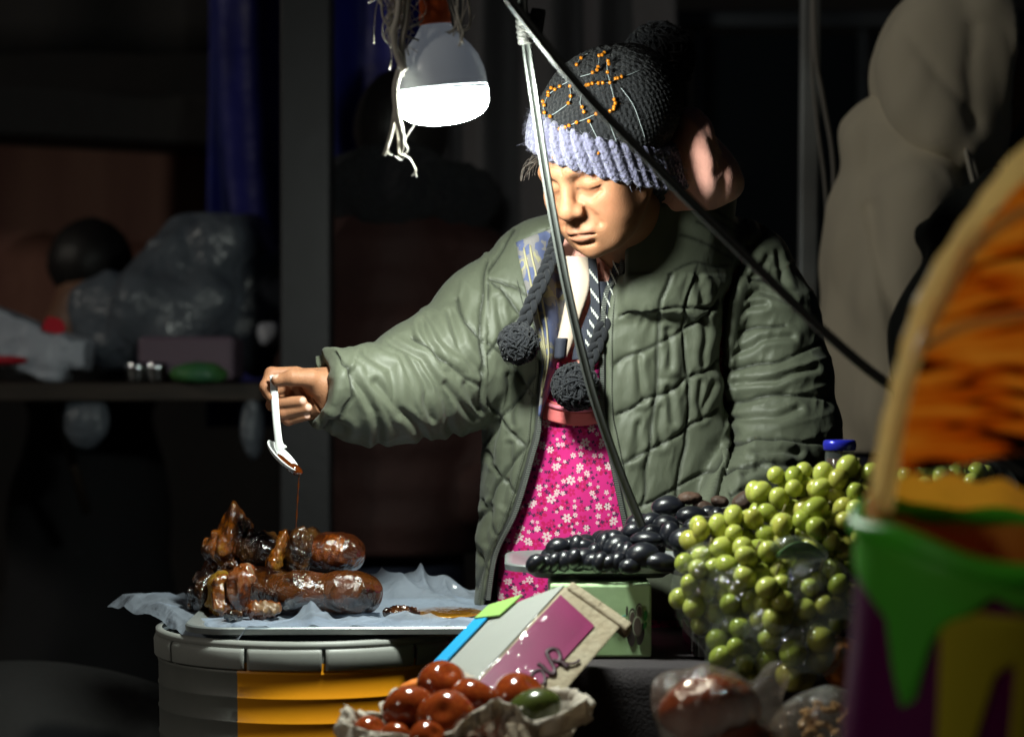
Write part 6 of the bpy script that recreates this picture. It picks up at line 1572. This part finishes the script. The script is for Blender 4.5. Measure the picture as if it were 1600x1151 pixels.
# ------------------------------------------------------------------ bagged sweets at the lower right
m_candy = mat('candied_red', (.10, .012, .003), .2, coat=.8, noise=(16, (.30, .06, .005), .45), bump=(30, .8, .012)); m_nut = mat('peanut', (.50, .32, .13), .6, noise=(30, (.38, .22, .08), .5), bump=(90, .5, .003))
for x, y, d, r_, s_, lab in ((1110, 1110, 2.60, (.058, .040, .042), 1, 'dark red candied fruit inside the front clear bag'), (1075, 1088, 2.60, (.018, .025, .012), 2, 'bright orange candied piece showing at the left of the front bag'), (1140, 1150, 2.60, (.05, .035, .03), 3, 'red candied fruit at the bottom of the front bag')):
    lump('candied_fruit', P(x, y, d), r_, m_candy if s_ != 2 else m_oran, lab, 'candied fruit', s_, .5, 2, .0035, fold=.4)
m_clear2 = film('candy_bag', (.85, .78, .72), milk=.03, rough=.08, bump=(26, .9, .03), lo=.0)
clearbag([(1105, 1105, 2.595, (.062, .048, .048), 0), (1130, 1160, 2.60, (.07, .05, .04), 0), (1040, 1075, 2.6, (.014, .012, .010), 30), (1185, 1120, 2.6, (.030, .024, .030), 0), (1195, 1085, 2.6, (.010, .010, .028), 35), (1212, 1055, 2.6, (.012, .009, .016), 30)], 'knotted milky bag of red candied fruit in front of the grapes', 21, m=m_clear2, h=.0034, amp=.26)
rn = random.Random(5); nutroot = empty('peanut_heap', P(1285, 1150, 2.62), 'heap of shelled peanuts in the bag at the lower right', 'peanuts')
me_n = None
for i in range(46):
    if me_n is None:
        Vv, F = polygonize(lambda p: smin(sph(p, (0, 0, .5), .62), sph(p, (0, 0, -.5), .56), .3), (-1, -1, -1.4), (1, 1, 1.4), .16, 1); t_ = meshnp('nut', Vv, F, m_nut); me_n = t_.data; bpy.data.objects.remove(t_)
    o = bpy.data.objects.new('nut', me_n); COL.objects.link(o); a_ = rn.uniform(0, 6.28); q = rn.random()**.5
    o.location = V3(P(1290, 1140, 2.62) + np.array([math.cos(a_)*q*.040, rn.uniform(-.03, .02), math.sin(a_)*q*.030])); o.scale = [.0065]*3; o.rotation_euler = [rn.uniform(0, 6) for _ in range(3)]; adopt(o, nutroot)
clearbag([(1285, 1140, 2.62, (.052, .045, .044), 0), (1300, 1100, 2.62, (.03, .03, .014), 0), (1235, 1140, 2.61, (.020, .02, .03), 30)], 'milky bag of peanuts at the lower right', 22, m=m_clear2, h=.0034)

# ------------------------------------------------------------------ painted bucket with golden arch, close to the camera
BDd = 1.86; bk = P(1580, 0, BDd); br_ = bk[0]-P(1346, 0, BDd)[0]; topz = P(0, 848, BDd)[2]
pb = empty('painted_bucket', (bk[0], BDd, 0), 'purple bucket with painted green drips under a golden arch at the right edge', 'bucket')
m_pur = thin('bucket_purple', (.12, .005, .09), .35); m_dr = thin('drip_green', (.10, .62, .05), .35, .4, (6, (.14, .68, .05), .5)); m_yel = thin('drip_yellow', (.62, .54, .03), .35); m_orr = thin('rim_orange', (.80, .26, .02), .4, .5, (9, (.75, .40, .05), .45))
tilt_c = Vector((bk[0], BDd, topz)); TILT = Matrix.Translation(tilt_c) @ Matrix.Rotation(R(8), 4, 'Y') @ Matrix.Rotation(R(7), 4, 'X') @ Matrix.Translation(-tilt_c)
def ru(z): return br_*(1-.26*(topz-z)/.5)
Mk = Matrix.Translation((bk[0], BDd, 0))
zs = np.linspace(topz-.40, topz, 12); g = MB(); g.lathe([(ru(z), z) for z in zs], 96, TILT @ Mk); g.build('bucket_wall', m_pur, pb)
g = MB(); g.lathe([(ru(zs[0])-.001, zs[0]+.002), (.001, zs[0]+.002)], 48, TILT @ Mk); g.build('bottom', m_pur, pb)
def cyl_patch(fn_top, fn_bot, a0, a1, n, m, name, off, nz=14):
    A = np.linspace(a0, a1, n); V = []
    for a in A:
        zt_, zb_ = fn_top(a), fn_bot(a)
        for t in np.linspace(0, 1, nz):
            z = zt_+(zb_-zt_)*t; r_ = ru(z)+off*(1 if 0 < t < 1 else .2); V.append(tuple(TILT @ Vector((bk[0]+r_*math.sin(a), BDd-r_*math.cos(a), z))))
    F_ = [(i*nz+j, i*nz+j+1, (i+1)*nz+j+1, (i+1)*nz+j) for i in range(n-1) for j in range(nz-1)]; return meshnp(name, np.array(V), F_, m, pb)
def pyz(y): return P(0, y, BDd-.12)[2]
gA, gY = zip(*[(-150, 960), (-120, 1000), (-95, 930), (-78, 965), (-66, 985), (-58, 1000), (-52, 1080), (-46, 1130), (-40, 1110), (-36, 1010), (-31, 975), (-24, 955), (-16, 915), (-6, 930), (4, 915), (14, 990), (24, 1050), (34, 960), (60, 940), (150, 960)])
yA, yY = zip(*[(-150, 900), (-40, 900), (-33, 1000), (-29, 1170), (-15, 1190), (-11, 1040), (-4, 1015), (0, 1190), (12, 1190), (17, 960), (150, 940)])
def drip(a): return float(np.interp(math.degrees(a), gA, [pyz(y) for y in gY]))
rimf = lambda a: topz - .004 + .004*math.sin(a*5)
cyl_patch(rimf, drip, -2.4, 2.2, 300, m_dr, 'green_drips', .004)
cyl_patch(lambda a: rimf(a)-.03, lambda a: min(rimf(a)-.031, float(np.interp(math.degrees(a), yA, [pyz(y) for y in yY]))), -2.4, 2.2, 300, m_yel, 'yellow_drips', .0025)
g = MB(); ring = [(bk[0]+(ru(topz)+.002)*math.sin(a), BDd-(ru(topz)+.002)*math.cos(a), topz+.004*math.sin(a*5)) for a in np.linspace(0, 2*math.pi, 97)]
ring = [tuple(TILT @ Vector(q)) for q in ring]; g.tube(ring, .009, 10, False); g.build('green_rim', m_dr, pb)
Vl = []; NA = 120
for a in np.linspace(-1.9, 1.9, NA):
    for t in np.linspace(0, 1, 8):
        top_ = topz+.012+.020*math.cos(a*.8)+.003*math.sin(a*17); z = top_*(1-t)+(topz-.10)*t; r_ = ru(min(z, topz))-.003+.002*math.sin(a*13+t*3); Vl.append(tuple(TILT @ Vector((bk[0]+r_*math.sin(a), BDd+r_*math.cos(a), z))))
F_ = [(i*8+j, i*8+j+1, (i+1)*8+j+1, (i+1)*8+j) for i in range(NA-1) for j in range(7)]; meshnp('orange_lining', np.array(Vl), F_, m_orr, pb)
# arch and striped translucent sheet standing in the bucket
m_arch = bpy.data.materials.new('golden_fibre'); m_arch.use_nodes = True; n = m_arch.node_tree.nodes; l = m_arch.node_tree.links; b = n['Principled BSDF']
b.inputs['Base Color'].default_value = (.90, .66, .34, 1); b.inputs['Roughness'].default_value = .35; tl_ = n.new('ShaderNodeBsdfTranslucent'); tl_.inputs[0].default_value = (1, .84, .50, 1); mx_ = n.new('ShaderNodeMixShader'); mx_.inputs[0].default_value = .8
l.new(b.outputs[0], mx_.inputs[1]); l.new(tl_.outputs[0], mx_.inputs[2]); l.new(mx_.outputs[0], n['Material Output'].inputs[0])
m_tig = bpy.data.materials.new('striped_sheet'); m_tig.use_nodes = True; n = m_tig.node_tree.nodes; l = m_tig.node_tree.links; b = n['Principled BSDF']; b.inputs['Roughness'].default_value = .5
tc = n.new('ShaderNodeAttribute'); tc.attribute_name = 'uvp'; mp = n.new('ShaderNodeMapping'); mp.inputs['Scale'].default_value = (3.0, 26, 1); l.new(tc.outputs['Vector'], mp.inputs[0])
t = n.new('ShaderNodeTexNoise'); t.inputs['Scale'].default_value = 1.6; t.inputs['Detail'].default_value = 4; t.inputs['Distortion'].default_value = .5; l.new(mp.outputs[0], t.inputs['Vector'])
r = n.new('ShaderNodeValToRGB'); e = r.color_ramp.elements; e[0].position = .38; e[0].color = (.04, .010, .003, 1); e[1].position = .58; e[1].color = (.90, .50, .14, 1); q = e.new(.43); q.color = (.72, .24, .015, 1)
l.new(t.outputs[0], r.inputs[0]); l.new(r.outputs[0], b.inputs['Base Color']); tl_ = n.new('ShaderNodeBsdfTranslucent'); l.new(r.outputs[0], tl_.inputs[0]); mx_ = n.new('ShaderNodeMixShader'); mx_.inputs[0].default_value = .75
l.new(b.outputs[0], mx_.inputs[1]); l.new(tl_.outputs[0], mx_.inputs[2]); l.new(mx_.outputs[0], n['Material Output'].inputs[0])
AL = smooth_line([P(1376, 800, BDd+.01), P(1386, 720, BDd+.01), P(1404, 620, BDd+.01), P(1428, 535, BDd+.01), P(1462, 450, BDd), P(1510, 365, BDd), P(1560, 298, BDd-.01), P(1620, 235, BDd-.02), P(1720, 180, BDd-.03), P(1830, 215, BDd-.02), P(1900, 330, BDd), P(1940, 560, BDd+.02), P(1950, 790, BDd+.02)], 120)
g = MB(); g.tube(AL, [.0100+.0012*math.sin(i*.21)+.0006*math.sin(i*.9) for i in range(120)], 12, True, .55); g.build('golden_arch', m_arch, pb)
g = MB(); AL2 = smooth_line([P(1378, 800, BDd-.01), P(1398, 700, BDd-.012), P(1432, 560, BDd-.012), P(1484, 455, BDd-.015), P(1530, 380, BDd-.02), P(1600, 330, BDd-.02), P(1700, 300, BDd-.02)], 60); g.tube(AL2, .0045, 8); g.build('golden_strand', m_arch, pb)
g = MB(); g.tube(smooth_line([P(1442, 545, BDd-.014), P(1500, 512, BDd-.02), P(1580, 495, BDd-.02), P(1680, 480, BDd-.02)], 30), .004, 8); g.build('golden_strand', m_arch, pb)
left = smooth_line([P(1388, 735, BDd+.012), P(1404, 620, BDd+.014), P(1428, 535, BDd+.014), P(1462, 450, BDd+.006), P(1510, 365, BDd+.004), P(1580, 285, BDd)], 60)
right = smooth_line([P(1930, 700, BDd+.03), P(1930, 560, BDd+.03), P(1920, 440, BDd+.03), P(1900, 330, BDd+.03), P(1860, 250, BDd+.02), P(1800, 215, BDd+.02)], 60)
U = np.linspace(0, 1, 60)[:, None, None]; G = left[None]*(1-U)+right[None]*U; nn_ = vnoise(np.stack([G[..., 0]*5, G[..., 2]*28, G[..., 1]*0]), 4); G[..., 1] += .05*np.sin(np.pi*U[..., 0]) + .006*nn_; G[:, 0, 2] -= .005*np.sin(U[:, 0, 0]*12)
ii = np.arange(3600).reshape(60, 60); FF = np.stack([ii[:-1,:-1], ii[:-1,1:], ii[1:,1:], ii[1:,:-1]], -1).reshape(-1, 4); o = meshnp('striped_sheet', G.reshape(-1, 3), FF, m_tig, pb); uv_ = np.stack([np.broadcast_to(U[..., 0]*.5, (60, 60)), np.broadcast_to(np.linspace(0, 1, 60)[None]*.45 + .10*U[..., 0]**2, (60, 60)), np.zeros((60, 60))], -1).reshape(-1, 3).astype(np.float32); o.data.attributes.new('uvp', 'FLOAT_VECTOR', 'POINT').data.foreach_set('vector', uv_.ravel()); q = o.modifiers.new('s', 'SOLIDIFY'); q.thickness = .0015
# what the bucket stands on
st = empty('stool', (bk[0], BDd, 0), 'plain dark stool under the painted bucket', 'stool')
g = MB(); g.box((bk[0], BDd, zs[0]-.017), (.34, .34, .03)); g.build('seat', m_dkwood, st, False, bev=.004)
for x in (-.14, .14):
    for y in (-.14, .14): g = MB(); g.box((bk[0]+x, BDd+y, (zs[0]-.032)/2), (.035, .035, zs[0]-.032)); g.build('leg', m_dkwood, st, False, bev=.003)
